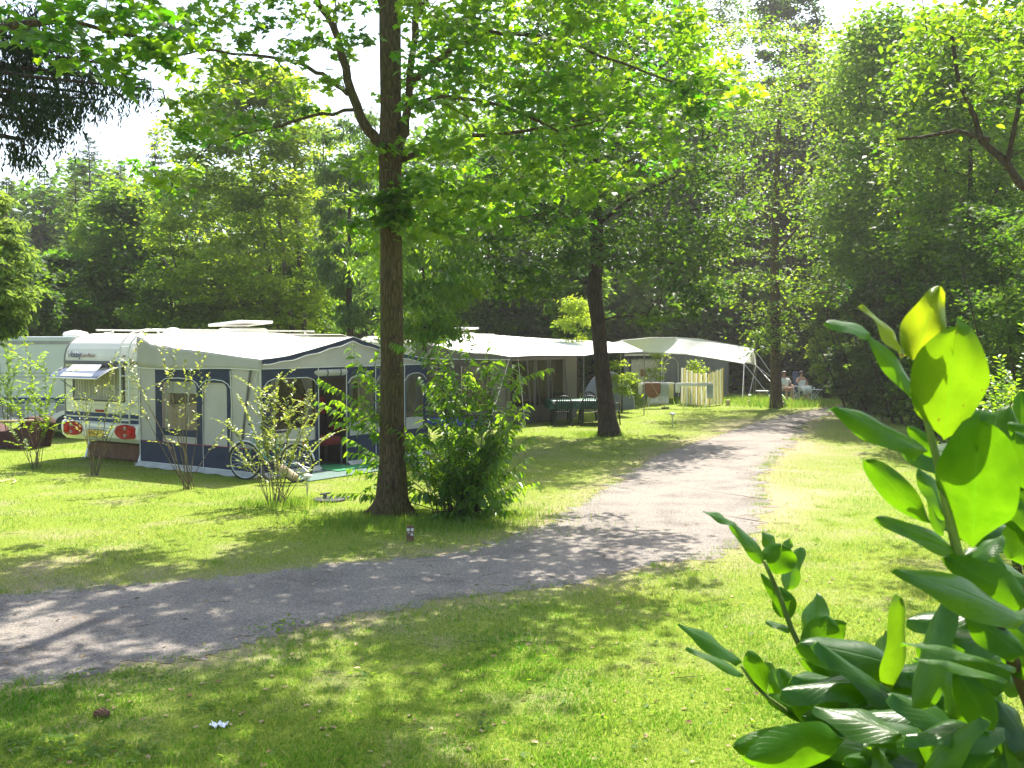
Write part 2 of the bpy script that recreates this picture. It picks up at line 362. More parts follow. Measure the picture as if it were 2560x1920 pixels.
# path sheet with ragged edges
def resamp(E, n):
    d = np.r_[0, np.cumsum(np.hypot(*np.diff(E, axis=0).T))]; t = np.linspace(0, d[-1], n)
    return np.c_[np.interp(t, d, E[:, 0]), np.interp(t, d, E[:, 1])]
A, B = resamp(PU, 2400), resamp(PL, 2400)
V = []; F = []; K = 4
for i in range(2400):
    for k in range(K+1):
        p = A[i]*(1-k/K)+B[i]*k/K; V.append((p[0], p[1], .005))
for i in range(2399):
    for k in range(K): q = i*(K+1)+k; F.append((q, q+1, q+K+2, q+K+1))
pm = MB().add(V, F)
m, nt, out = newmat('gravel')
n1 = noise(nt, 42, 8, rough=.85); n2 = noise(nt, 1.2, 5); n3 = noise(nt, 8, 5)
vo = nt.nodes.new('ShaderNodeTexVoronoi'); vo.inputs['Scale'].default_value = 55
tc = nt.nodes.new('ShaderNodeTexCoord'); nt.links.new(tc.outputs['Object'], vo.inputs['Vector'])
c1 = ramp(nt, n1.outputs['Fac'], [(.34, (.12, .109, .10)), (.5, (.245, .228, .213)), (.66, (.42, .395, .37))])
c2 = ramp(nt, n2.outputs['Fac'], [(.33, (.68, .65, .63)), (.5, (.95, .92, .89)), (.67, (1.10, 1.05, .96))])
mx = nt.nodes.new('ShaderNodeMixRGB'); mx.blend_type = 'MULTIPLY'; mx.inputs[0].default_value = 1
nt.links.new(c1.outputs[0], mx.inputs[1]); nt.links.new(c2.outputs[0], mx.inputs[2])
c3 = ramp(nt, vo.outputs['Color'], [(.1, (.75, .75, .78)), (.9, (1.2, 1.17, 1.12))])
mx2 = nt.nodes.new('ShaderNodeMixRGB'); mx2.blend_type = 'MULTIPLY'; mx2.inputs[0].default_value = .8
nt.links.new(mx.outputs[0], mx2.inputs[1]); nt.links.new(c3.outputs[0], mx2.inputs[2])
b = nt.nodes.new('ShaderNodeBsdfPrincipled'); b.inputs['Roughness'].default_value = .95; b.inputs['Specular IOR Level'].default_value = .15
bp = nt.nodes.new('ShaderNodeBump'); bp.inputs['Strength'].default_value = .9; bp.inputs['Distance'].default_value = .025
nt.links.new(n1.outputs['Fac'], bp.inputs['Height']); nt.links.new(bp.outputs[0], b.inputs['Normal'])
nt.links.new(mx2.outputs[0], b.inputs['Base Color']); nt.links.new(b.outputs[0], out.inputs[0])
path = pm.build('path', m); tag(path, kind='structure')
# ---------------- leaf meshes ----------------
OVAL = (np.array([(0, 0, 0), (.45, .30, .06), (1, 0, -.04), (.45, -.30, .06)], float), [(0, 1, 2, 3)])
FOLD = (np.array([(0, 0, 0), (.35, .27, .10), (.75, .22, .06), (1, 0, -.10), (.75, -.22, .06), (.35, -.27, .10), (.5, 0, 0)], float),
        [(0, 6, 2, 1), (6, 3, 2), (0, 5, 4, 6), (6, 4, 3)])
LANCE = (np.array([(0, 0, 0), (.3, .17, .06), (.65, .14, -.02), (1, 0, -.22), (.65, -.14, -.02), (.3, -.17, .06), (.5, 0, -.03)], float),
        [(0, 6, 2, 1), (6, 3, 2), (0, 5, 4, 6), (6, 4, 3)])
NEEDLE = (np.array([(0, 0, 0), (.4, .09, 0), (1, 0, 0), (.4, -.09, 0)], float), [(0, 1, 2, 3)])
_lob = []
for ang, r_ in ((180, .10), (140, .46), (114, .64), (96, .44), (60, .76), (42, .52), (16, .66), (0, .92), (-16, .66), (-42, .52), (-60, .76), (-96, .44), (-114, .64), (-140, .46)):
    _lob.append((.3+r_*math.cos(R(ang))*.72, r_*math.sin(R(ang))*.72, -.10*r_*r_))
LOBED = (np.array([(.3, 0, .05)]+_lob, float), [(0, i+1, (i+1) % len(_lob)+1) for i in range(len(_lob))])
BLADE = (np.array([(0, -.06, 0), (0, .06, 0), (1, 0, 0)], float), [(0, 1, 2)])
def nrm(v): return v/np.maximum(1e-9, np.linalg.norm(v, axis=1))[:, None]
def leafmesh(name, mat, parent, pos, adir, nor, size, tint, shape):
    T, F = shape; N = len(pos); k = len(T)
    a = nrm(adir); b = nrm(np.cross(nor, a)); n = np.cross(a, b)
    V = pos[:, None, :] + size[:, None, None]*(T[None, :, 0, None]*a[:, None, :] + T[None, :, 1, None]*b[:, None, :] + T[None, :, 2, None]*n[:, None, :])
    V = V.reshape(-1, 3).astype(np.float32)
    lens = np.array([len(f) for f in F]); flat = np.concatenate([np.array(f) for f in F])
    loops = (np.arange(N)[:, None]*k + flat[None, :]).ravel().astype(np.int32)
    tot = np.tile(lens, N).astype(np.int32); start = np.r_[0, np.cumsum(tot)[:-1]].astype(np.int32)
    me = bpy.data.meshes.new(name)
    me.vertices.add(len(V)); me.vertices.foreach_set('co', V.ravel())
    me.loops.add(len(loops)); me.loops.foreach_set('vertex_index', loops)
    me.polygons.add(len(tot)); me.polygons.foreach_set('loop_start', start); me.polygons.foreach_set('loop_total', tot)
    me.update(calc_edges=True)
    at_ = me.attributes.new('tint', 'FLOAT', 'FACE'); at_.data.foreach_set('value', np.repeat(tint, len(F)).astype(np.float32))
    me.materials.append(mat)
    o = link(bpy.data.objects.new(name, me))
    if parent: o.parent = parent
    return o
def rdirs(n, zb=-.3, zs=.4, rg=RNG):
    a = rg.uniform(0, 2*np.pi, n); return nrm(np.c_[np.cos(a), np.sin(a), rg.normal(zb, zs, n)])
def rnors(n, tilt=.55, rg=RNG):
    return nrm(np.c_[rg.normal(0, tilt, n), rg.normal(0, tilt, n), np.ones(n)])
def clouds(centers, radii, per, flat=.5, rg=RNG):
    """leaf points around cluster centres; returns pos, cluster index"""
    C = np.asarray(centers, float); n = len(C); ci = np.repeat(np.arange(n), per)
    off = rg.normal(0, .5, (len(ci), 3)); off[:, 2] *= flat
    return C[ci] + off*np.asarray(radii)[ci][:, None], ci
# ---------------- grass ----------------
def scatter(n, y0, y1, x0=-60, x1=2620, pw=1.0, rg=RNG):
    u = rg.uniform(0, 1, n)**pw; py = y0+(y1-y0)*u; px = rg.uniform(x0, x1, n)
    dx, dy = (px-1280)/FPX, (py-960)/FPX
    rx, ry, rz = dx, cp-dy*sp, -sp-dy*cp; t = -CAMH/rz
    return rx*t, ry*t
def blades(name, x, y, h, wid=1.0, tintb=0.0, lean=.5, tag_label='short mown lawn grass with paler dry patches', cat='grass'):
    n = len(x); rg = RNG
    pos = np.c_[x, y, np.full(n, -.002)]
    ad = nrm(np.c_[rg.normal(0, lean, n), rg.normal(0, lean, n), np.ones(n)])
    nr = nrm(np.c_[rg.normal(0, 1, n), -np.abs(rg.normal(0, 1, n))-.1, rg.normal(0, .2, n)])
    t = np.clip(rg.normal(.45, .25, n) + tintb, 0, 1)
    T, F = BLADE; T = T.copy(); T[:, 1] *= wid
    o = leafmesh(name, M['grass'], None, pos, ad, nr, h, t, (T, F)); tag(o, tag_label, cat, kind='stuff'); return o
x1, y1 = scatter(300000, 1180, 1960); x2, y2 = scatter(110000, 905, 1180)
x = np.r_[x1, x2]; y = np.r_[y1, y2]
ins = inside(x, y); de = dist_edge(x, y)
patch = vnoise(x, y, .9, 3)*.6+vnoise(x, y, 2.7, 4)*.4
keep = (~ins & (RNG.uniform(0, 1, len(x)) < np.clip(de/.5, .10, 1)*np.clip(1.25-patch*.9, .15, 1)*np.clip(1-worn(x, y)*1.1, .12, 1))) | (ins & (de < .3) & (RNG.uniform(0, 1, len(x)) < .16*np.exp(-de/.1)))
x, y, de, patch = x[keep], y[keep], de[keep], patch[keep]
h = (.016+.022*RNG.uniform(0, 1, len(x)))*(1+.7*np.clip(y/30, 0, 1.2))*(.75+.6*vnoise(x, y, 1.7, 9))
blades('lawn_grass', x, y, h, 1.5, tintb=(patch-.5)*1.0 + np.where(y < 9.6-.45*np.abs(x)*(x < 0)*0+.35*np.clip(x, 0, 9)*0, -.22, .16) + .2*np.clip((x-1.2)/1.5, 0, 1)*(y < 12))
# longer tufts: round tree feet, shrubs, path edge, far bank
tx = []; ty = []; th = []
def tuft(px, py, rx, ry, n, h):
    c = G(px, py); tx.append(RNG.normal(c.x, rx, n)); ty.append(RNG.normal(c.y, ry, n)); th.append(h*RNG.uniform(.45, 1.15, n))
tuft(985, 1300, .65, .4, 5000, .11); tuft(900, 1310, .5, .3, 2000, .09); tuft(1100, 1310, .8, .4, 3500, .10); tuft(1230, 1290, .5, .4, 2000, .10)
tuft(700, 1260, .35, .25, 1600, .12); tuft(1500, 1088, .35, .3, 1200, .14); tuft(85, 1170, .25, .2, 500, .12); tuft(470, 1215, .1, .1, 120, .08)
tuft(1950, 1015, .8, .7, 1500, .32); tuft(2000, 1008, 1, .6, 900, .25)
for k in range(26): tuft(1545+k*15, 1004+RNG.normal(0, 4), .45, .6, 260, .28)
for k in range(260):
    i = RNG.integers(0, len(EL)); e = EL[i] if k % 2 else EU[RNG.integers(0, len(EU))]
    if 6 < e[1] < 40: tx.append(RNG.normal(e[0], .10, 60)); ty.append(RNG.normal(e[1], .07, 60)); th.append(.05*RNG.uniform(.4, 1.3, 60))
for k in range(170):
    e = scatter(1, 1250, 1920)
    if not inside(e[0], e[1])[0]: n_ = 70; tx.append(RNG.normal(e[0][0], .06, n_)); ty.append(RNG.normal(e[1][0], .05, n_)); th.append(.07*RNG.uniform(.5, 1.2, n_))
tx, ty, th = map(np.concatenate, (tx, ty, th))
blades('long_grass', tx, ty, th, .75, tintb=-.08, lean=.45, tag_label='longer uncut grass round the tree feet, shrubs and path edge')
# loose gravel
OCT = (np.array([(.5, 0, 0), (0, .5, 0), (-.5, 0, 0), (0, -.5, 0), (.05, .05, .32)], float), [(0, 1, 4), (1, 2, 4), (2, 3, 4), (3, 0, 4)])
sx, sy = scatter(26000, 1080, 1760); k_ = inside(sx, sy); de_ = dist_edge(sx[:], sy[:]); k_ = (k_ | (de_ < .12)) & (sy < 22); sx, sy = sx[k_], sy[k_]; n = len(sx)
M['stone'] = leafmat('stone', (.16, .148, .135), (.40, .375, .345), (0, 0, 0), (0, 0, 0), .0, .9, .2)
o = leafmesh('gravel_stones', M['stone'], None, np.c_[sx, sy, np.full(n, .003)], rdirs(n, 0, .05), rnors(n, .2), RNG.uniform(.004, .014, n)*(1+sy/25), RNG.uniform(0, 1, n), OCT)
tag(o, 'loose grey and beige gravel stones lying on the path', 'gravel', kind='stuff')
# broad-leaved weeds in the lawn
wp = []; 
for px, py, n_, r_ in ((110, 1890, 60, .16), (200, 1880, 80, .2), (270, 1900, 60, .15), (60, 1870, 40, .12), (300, 1700, 30, .2), (520, 1770, 26, .1), (690, 1575, 40, .14), (1190, 1620, 20, .07), (740, 1560, 25, .1), (1210, 1830, 14, .08), (180, 1700, 20, .12), (380, 1690, 30, .14), (930, 1690, 16, .08)):
    c = G(px, py)
    for _ in range(n_): wp.append((c.x+RNG.normal(0, r_), c.y+RNG.normal(0, r_*.6), RNG.uniform(.015, .04)))
for _ in range(900):
    e = scatter(1, 1200, 1920)
    if not inside(e[0], e[1])[0]: wp.append((e[0][0], e[1][0], RNG.uniform(.01, .03)))
wp = np.array(wp); n = len(wp)
o = leafmesh('ground_weeds', M['midgreen'], None, wp, rdirs(n, .1, .2), rnors(n, .35), RNG.uniform(.025, .06, n), RNG.uniform(.4, 1, n), FOLD)
tag(o, 'low broad-leaved weeds and clover scattered in the lawn', 'weeds', kind='stuff')
# fallen leaves and twigs
lp = []
for _ in range(700):
    e = scatter(1, 1150, 1920); lp.append((e[0][0], e[1][0], .012))
for i in range(500):
    E = (EU, EL)[i % 2]; e = E[RNG.integers(0, len(E))]; lp.append((e[0]+RNG.normal(0, .2), e[1]+RNG.normal(0, .2), .012))
lp = np.array(lp); n = len(lp)
M['deadleaf'] = leafmat('deadleaf', (.16, .09, .04), (.42, .33, .2), (.1, .06, .02), (.2, .15, .06), .15, .8, .2)
o = leafmesh('fallen_leaves', M['deadleaf'], None, lp, rdirs(n, .05, .1), rnors(n, .3), RNG.uniform(.02, .06, n), RNG.uniform(0, 1, n), FOLD)
tag(o, 'small dry fallen leaves scattered over path and lawn', 'fallen leaves', kind='stuff')
tw = MB()
for i in range(150):
    if i % 2: e = scatter(1, 1250, 1700, -60, 1800); ex, ey = e[0][0], e[1][0]
    else:
        E = (EU, EL)[(i//2) % 2]; e = E[RNG.integers(0, len(E))]; ex, ey = e[0]+RNG.normal(0, .3), e[1]+RNG.normal(0, .3)
    a = RNG.uniform(-.5, .5)+(math.pi if RNG.uniform() < .5 else 0); L = RNG.uniform(.06, .3); r = RNG.uniform(.0015, .004)
    tw.tube([(ex, ey, .012), (ex+L*.5*math.cos(a), ey+L*.5*math.sin(a), .02), (ex+L*math.cos(a+.25), ey+L*math.sin(a+.25), .012)], [r, r*.8, r*.4], 5)
o = tw.build('fallen_twigs', M['twig']); tag(o, 'thin fallen twigs scattered over the gravel path and its edges', 'twigs', kind='stuff')
# ---------------- caravans ----------------
UA = math.atan2(.835, .55) - math.pi/2      # local Y runs away from the camera along the caravan, local X towards its awning
def prism_x(mb, prof, x0, x1):
    """profile (y,z) extruded in x"""
    n = len(prof); vs = [(x0, y, z) for y, z in prof]+[(x1, y, z) for y, z in prof]
    mb.add(vs, [tuple(range(n)), tuple(range(n, 2*n))[::-1]]+[(i, i+n, (i+1) % n+n, (i+1) % n) for i in range(n)]); return mb
def arc(cx, cy, r, a0, a1, n):
    return [(cx+r*math.cos(R(a0+(a1-a0)*i/n)), cy+r*math.sin(R(a0+(a1-a0)*i/n))) for i in range(n+1)]
REAR = [(.14, .44), (.02, .60), (0, .84), (0, 2.08), (.01, 2.2), (.05, 2.34), (.13, 2.46), (.26, 2.56), (.45, 2.62), (.75, 2.65)]
def van_profile(L):
    return REAR + [(L-.6, 2.65), (L-.3, 2.58), (L-.12, 2.4), (L-.03, 2.1), (L, 1.2), (L-.05, .8), (L-.25, .44)]
def wheel(parent, loc, r=.33, axis='X'):
    m = Matrix.Rotation(R(90), 3, 'Y')
    t = MB().lathe([(r*.62, -.09), (r*.93, -.10), (r, -.06), (r, .06), (r*.93, .10), (r*.62, .09)], loc, 28, m)
    wh = t.build('wheel', M['rubber'], parent, smooth=True)
    h = MB().lathe([(.02, -.085), (.06, -.10), (r*.3, -.085), (r*.35, -.06), (r*.52, -.07), (r*.62, -.095), (r*.64, -.09), (r*.64, .09), (.05, .09)], loc, 24, m)
    h.build('rim', M['steel'], wh, smooth=True)
    return wh
def caravan(loc, rz, L, label, rear=True, group='touring caravans on the pitches'):
    t = empty('caravan', loc, rz, label, 'caravan', group)
    body = prism_x(MB(), van_profile(L), -2.5, 0).build('body', M['van_white'], t, bevel=.03)
    tr = MB()
    for x in (-2.5, 0):
        tr.tube([(x, y, z) for y, z in van_profile(L)[1:-1]], .022, 6)
    tr.build('edge_trim', M['trim_grey'], t, smooth=True)
    g = MB()
    g.box((-1.25, -.012, 2.055), (2.46, .03, .075)); g.build('dark_band', M['trim_dark'], t)
    g = MB()
    for z in (1.68, 1.55, 1.42, 1.29):
        g.box((-2.34, -.003, z), (.26, .012, .008)); g.box((-.24, -.003, z), (.42, .012, .008))
    for z in (1.18, .87): g.box((-1.25, -.003, z), (2.44, .012, .007))
    g.build('panel_grooves', M['trim_grey'], t)
    g = MB(); g.box((-1.25, -.006, .975), (2.42, .014, .08)); g.box((-1.25, -.006, .868), (2.42, .014, .07)); g.build('blue_stripe', M['stripe_blue'], t)
    # lower moulded bumper
    bp = prism_x(MB(), [(.25, .42), (.05, .43), (-.05, .52), (-.075, .66), (-.06, .79), (-.01, .825), (.1, .83), (.3, .83)], -2.56, .02)
    bp.build('bumper', M['van_panel'], t, bevel=.02)
    g = MB().box((-1.25, -.09, .715), (.7, .012, .012)); g.build('bumper_lip', M['trim_grey'], t)
    # lights: pointed towards the middle, square outside
    for s in (1, -1):
        cx = -.36 if s > 0 else -2.14
        pts = []
        for i in range(22):
            a = R(-90+180*i/21); pts.append((-.34*math.cos(a)**.9, .145*math.sin(a)))
        pts += [(.26, .125), (.31, .09), (.31, -.09), (.26, -.125)]
        P = [(cx+s*x, -.082-.02*(1-(x/.4)**2), .665+z) for x, z in pts]
        lg = MB().poly(P if s < 0 else P[::-1], (0, .05, 0)).build('tail_light', M['red_lens'], t)
        for z in (.073, -.073):
            MB().lathe([(.040, -.012), (.034, .012), (.02, .014)], (cx+s*.02, -.105, .665+z), 16, Matrix.Rotation(R(90), 3, 'X')).build('clear_lamp', M['clear_lens'], lg)
            MB().lathe([(.016, -.005), (.014, .02), (.01, .021)], (cx+s*.02, -.108, .665+z), 12, Matrix.Rotation(R(90), 3, 'X')).build('bulb', M['trim_dark'], lg)
        MB().lathe([(.07, -.012), (.06, .012), (.02, .02)], (cx+s*.165, -.104, .655), 18, Matrix.Rotation(R(90), 3, 'X')).build('indicator', M['orange_lens'], lg)
    MB().box((-1.28, -.02, 1.06), (.27, .035, .045)).build('brake_light', M['red_lens'], t, bevel=.008)
    if rear:
        pl = MB().box((-1.30, -.105, .60), (.54, .02, .13)).build('licence_plate', M['plate_yellow'], t)
        MB().box((-1.30, -.098, .60), (.57, .02, .16)).build('plate_holder', M['trim_dark'], pl)
        text_mesh('plate_text', 'WH-KS-13', .115, M['black'], pl, (-1.30, -.1165, .598), (R(90), 0, 0), .001, xs=.92)
        bt = text_mesh('brand_text', 'Hobby', .20, M['ink_blue'], t, (-2.12, -.012, 2.22), (R(90-4), 0, 0), .004, xs=.82)
        text_mesh('script_text', 'Landhaus', .125, M['ink_brown'], t, (-1.66, -.012, 2.205), (R(90-4), 0, 0), .003, shear=.35)
        for x in (-.60, -.45): MB().tube([(x, .0, 2.2), (x, -.04, 2.2)], .02, 10).build('roof_marker', M['trim_dark'], t)
        # window with curtain and raised flap
        wn = empty('rear_window'); wn.parent = t
        MB().box((-1.33, -.004, 1.98), (1.72, .03, .05)).box((-1.33, -.004, 1.275), (1.72, .03, .04)).box((-2.175, -.004, 1.63), (.05, .03, .7)).box((-.485, -.004, 1.63), (.05, .03, .7)).build('frame', M['black'], wn)
        P = [[(-2.15+1.64*i/120, -.008+.012*math.sin(i*.9)+.006*math.sin(i*2.3), z) for i in range(121)] for z in (1.32, 1.6, 1.96)]
        MB().grid(P).build('curtain', M['curtain_beige'], wn, smooth=True)
        MB().box((-1.33, -.02, 1.32), (1.62, .012, .06)).build('blind_box', M['trim_grey'], wn)
        # flap: hinged at top, pushed out
        def fp(x, a, bow=0): return (x, -.02-a*.62, 1.99-a*.24+bow)
        Pg = [[fp(-2.17+1.70*i/12, j/6, .05*math.sin(math.pi*j/6)*1) for j in range(7)] for i in range(13)]
        fl = MB().grid(Pg).build('window_flap', M['acrylic'], wn, smooth=True, solid=.012)
        MB().tube([fp(-2.17, 0), fp(-2.17, .5, .05), fp(-2.17, 1), fp(-.47, 1), fp(-.47, .5, .05), fp(-.47, 0)], .014, 6).build('flap_rim', M['alu'], fl)
        MB().poly([fp(-1.95, .25, .075), fp(-1.0, .2, .075), fp(-.72, .9, .025), fp(-1.75, .92, .025)], (0, 0, .004)).build('flap_white_patch', M['white_plastic'], fl)  # plain white patch laid over the flap
        for x in (-2.1, -.54): MB().tube([(x, -.02, 1.45), (x, -.5, 1.82)], .008, 5).build('flap_stay', M['trim_dark'], fl)
        # ladder
        ld = empty('ladder'); ld.parent = t
        prof = [(-.10, .84), (-.10, 1.2), (-.10, 2.15), (-.09, 2.32), (-.03, 2.48), (.10, 2.62), (.28, 2.70), (.55, 2.74), (.8, 2.73), (.85, 2.66)]
        for x in (-.47, -.19): MB().tube([(x, y, z) for y, z in prof], 0.019, 7).build('rail', M['piping'], ld, smooth=True)
        for z, y in ((2.39, -.07), (2.10, -.10), (1.80, -.10), (1.5, -.10), (1.2, -.10), (.9, -.10)):
            MB().tube([(-.47, y, z), (-.19, y, z)], 0.013, 6).build('rung', M['piping'], ld)
    MB().box((-1.25, L/2, .40), (2.2, L-1, .1)).box((-1.25, L+.4, .42), (.12, 1.6, .1)).build('chassis', M['trim_dark'], t)
    for x in (-2.36, -.14): wheel(t, (x, L*.52, .33))
    for x in (-2.15, -.35):
        MB().tube([(x, .35, .42), (x, .22, .0)], .025, 6).box((x, .22, .012), (.16, .12, .02)).build('corner_steady', M['steel'], t)
    r = MB()
    for x in (-2.25, -.35): r.tube([(x, .6, 2.74), (x, L-1.2, 2.74)], .018, 6).box((x, 1, 2.69), (.04, .05, .1)).box((x, L-1.5, 2.69), (.04, .05, .1))
    r.build('roof_rail', M['alu'], t)
    for y in (1.35, 2.75): MB().lathe([(.20, 0), (.20, .04), (.17, .09), (.10, .13), (.02, .145)], (-.65, y, 2.65), 18).build('roof_vent', M['van_panel'], t, smooth=True)
    hb = MB().box((-.95, 3.6, 2.73), (.75, .9, .16), taper=.92).build('roof_hatch', M['van_panel'], t, bevel=.04)
    MB().poly([(-1.55, 3.05, 2.84), (-.5, 3.05, 2.92), (-.5, 4.1, 2.92), (-1.35, 4.1, 2.86)], (0, 0, .06)).build('hatch_lid', M['roof_white'], hb, bevel=.015)
    return t
C1 = (-7.47, 20.5, 0)
van1 = caravan(C1, UA, 6.5, 'white caravan with yellow licence plate, rear ladder and raised rear window flap')
C2 = (-2.98, 31.8, 0)
van2 = caravan(C2, UA, 6.0, 'white caravan half hidden behind the tree trunk and leafy shrub, between the two big awnings', rear=False)
# side-on caravan at the left edge, behind
def side_caravan():
    t = empty('caravan', (-10.35, 26.3, 0), 0, 'pale caravan standing side-on at the far left, blue stripe along its flank', 'caravan', 'touring caravans on the pitches')
    L = 7.0
    prof = [(-x, z) for x, z in [(.1, .42), (0, .6), (0, 2.1), (.06, 2.4), (.25, 2.58), (.6, 2.62), (L-.7, 2.62), (L-.3, 2.52), (L-.08, 2.2), (L, 1.3), (L-.3, .42)]]
    n = len(prof); mb = MB(); mb.add([(x, 0, z) for x, z in prof]+[(x, 2.3, z) for x, z in prof], [tuple(range(n))[::-1], tuple(range(n, 2*n))]+[(i, (i+1) % n, (i+1) % n+n, i+n) for i in range(n)])
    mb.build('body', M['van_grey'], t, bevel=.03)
    MB().poly([(-.25, -.012, 2.50), (-.02, -.012, 2.42), (-L+.2, -.012, 2.42), (-L+.5, -.012, 2.54)], (0, .02, 0)).build('awning_rail', M['trim_grey'], t)
    MB().box((-L/2, -.012, 1.01), (L-.1, .02, .075)).box((-L/2, -.012, .92), (L-.1, .02, .05)).build('blue_stripe', M['stripe_blue'], t)
    MB().box((-L/2, -.010, 1.68), (L-.1, .012, .012)).box((-L/2, -.010, 1.58), (L-.1, .012, .012)).box((-L/2, -.010, .56), (L-.3, .02, .02)).build('panel_grooves', M['trim_grey'], t)
    MB().box((-L/2, -.006, .7), (L-.2, .012, .30)).build('lower_panel', M['trim_grey'], t)
    ht = MB().box((-1.78, -.016, .72), (.8, .02, .42)).build('service_hatch', M['van_grey'], t, bevel=.01)
    wv = MB()
    for k in range(3): pass
    wn = MB().box((-3.35, -.012, 1.55), (1.1, .03, .78)).build('window', M['trim_dark'], t, bevel=.05)
    MB().box((-3.35, -.022, 1.55), (1.0, .02, .68)).build('pane', M['acrylic'], wn, bevel=.04)
    wheel(t, (-.85, .16, .33)).rotation_euler = (0, 0, 0)
    return t
MB().box((.02, 1.15, 1.45), (.02, .8, .5)).build('side_window', M['trim_dark'], van1, bevel=.004)
v3 = side_caravan()
# turn its wheel so that the rim faces out (-Y): rebuild as a lathe along Y
for ch in list(v3.children):
    if ch.name.startswith('wheel'):
        for g in list(ch.children): bpy.data.objects.remove(g)
        bpy.data.objects.remove(ch)
def side_wheel(t, x, y=.05, r=.33):
    m = Matrix.Rotation(R(90), 3, 'X')
    wh = MB().lathe([(r*.62, -.09), (r*.93, -.10), (r, -.06), (r, .06), (r*.93, .10), (r*.62, .09)], (x, y, r), 28, m).build('wheel', M['rubber'], t, smooth=True)
    MB().lathe([(.02, .10), (.06, .11), (r*.3, .09), (r*.35, .06), (r*.52, .07), (r*.62, .10), (r*.66, .095), (r*.66, -.09), (.05, -.09)], (x, y, r), 24, m).build('rim', M['steel'], wh, smooth=True)
    MB().tube([(x+r*.45*math.cos(a), y-.088, r+r*.45*math.sin(a)) for a in [2*math.pi*k/24 for k in range(25)]], .012, 5, False).build('rim_shadow_ring', M['black'], wh)  # black ring painted in as the shadow of the rim openings
side_wheel(v3, -1.02)
aw = MB().poly([(-1.02+.55*math.cos(a), -.03, .34+.40*math.sin(a)) for a in [math.pi*i/14 for i in range(15)]]+[(-1.02+.40*math.cos(a), -.03, .34+.30*math.sin(a)) for a in [math.pi-math.pi*i/14 for i in range(15)]], (0, .06, 0))
aw.build('wheel_arch', M['van_panel'], v3)
MB().poly([(-1.02+.41*math.cos(a), -.012, .33+.31*math.sin(a)) for a in [math.pi*i/14 for i in range(15)]], (0, .01, 0)).build('wheel_well', M['black'], v3)
rh = MB().lathe([(.30, 0), (.33, .05), (.30, .12), (.1, .17), (.02, .18)], (-1.35, 1.2, 2.62), 20).build('roof_hatch', M['van_panel'], v3, smooth=True)
MB().lathe([(.2, 0), (.19, .06), (.1, .11), (.02, .12)], (-.35, .9, 2.62), 18).build('roof_vent', M['van_panel'], v3, smooth=True)
# ---------------- fabric helpers ----------------
def cells(mb, mp, xs_, zs_, holes, thick=.012):
    """wall rectangle split by holes; mp(x, z, off)->point"""
    X = sorted(set(xs_+[h[0] for h in holes]+[h[1] for h in holes])); Z = sorted(set(zs_+[h[2] for h in holes]+[h[3] for h in holes]))
    for i in range(len(X)-1):
        for j in range(len(Z)-1):
            cx, cz = (X[i]+X[i+1])/2, (Z[j]+Z[j+1])/2
            if any(h[0] < cx < h[1] and h[2] < cz < h[3] for h in holes): continue
            n = max(1, int((X[i+1]-X[i])/.3))
            for k in range(n):
                xa = X[i]+(X[i+1]-X[i])*k/n; xb = X[i]+(X[i+1]-X[i])*(k+1)/n
                mb.add([mp(xa, Z[j], 0), mp(xb, Z[j], 0), mp(xb, Z[j+1], 0), mp(xa, Z[j+1], 0)], [(0, 1, 2, 3)])
    return mb
def strip(mb, mp, pts, wd, off):
    P = [mp(x, z, off) for x, z in pts]; return mb.tube(P, wd, 5)
def rect(mb, mp, x0, x1, z0, z1, off, th=.008):
    P = [mp(x0, z0, off), mp(x1, z0, off), mp(x1, z1, off), mp(x0, z1, off)]
    Q = [mp(x0, z0, off+th), mp(x1, z0, off+th), mp(x1, z1, off+th), mp(x0, z1, off+th)]
    return mb.add(P+Q, [(3, 2, 1, 0), (4, 5, 6, 7), (0, 1, 5, 4), (1, 2, 6, 5), (2, 3, 7, 6), (3, 0, 4, 7)])
def archfill(mb, mp, x0, x1, z1, r, off):
    for (xc, s) in ((x0, 1), (x1, -1)):
        pts = [(xc, z1)]+[(xc+s*r*(1-math.cos(a)), z1-r*(1-math.sin(a))*.8) for a in [math.pi/2*i/6 for i in range(7)][::-1]]
        P = [mp(x, z, off) for x, z in pts]; mb.add(P, [tuple(range(len(P)))])
    return mb
# ---------------- awning of the near caravan ----------------
A1 = empty('awning', (C1[0], C1[1], 0), UA, 'grey and navy awning on the near white caravan, its front door rolled up', 'awning', 'caravan awnings')
SE = [(0, 2.60), (.15, 2.56), (.35, 2.46), (.7, 2.40), (1.2, 2.36), (1.9, 2.31), (2.6, 2.245), (3.1, 2.20), (3.5, 2.17)]
def zs_side(x): return float(np.interp(x, [a for a, _ in SE], [b_ for _, b_ in SE]))
def front_z(y):
    return float(np.interp(y, [0, .25, .6, 1.2, 1.8, 2.42, 3.0, 3.6, 4.3, 4.84], [2.17, 2.185, 2.22, 2.33, 2.45, 2.585, 2.45, 2.31, 2.18, 2.10]))
def roof1(x, y):
    t = min(1, y/.9); t = t*t*(3-2*t); t2 = min(1, (4.84-y)/1.2); t2 = t2*t2*(3-2*t2)
    zb = 2.69; zf = front_z(y); u = x/3.5
    z = zb*(1-u)+zf*u - .05*math.sin(math.pi*u)
    zr = zs_side(x)
    wr = .025*math.sin(x*9+y*3)*math.exp(-((x-.7)/.6)**2)*math.exp(-y/.6)
    return min(z, zr*(1-t)+z*t) + wr if y < .9 else z*t2+(zs_side(x)-.03)*(1-t2)
nxr, nyr = 30, 46
P = [[(3.5*i/nxr, 4.84*j/nyr, roof1(3.5*i/nxr, 4.84*j/nyr)) for j in range(nyr+1)] for i in range(nxr+1)]
MB().grid(P).build('roof', M['fab_roof'], A1, smooth=True)
sw = lambda x, z, off: (x, -off, z)             # side wall (faces the camera)
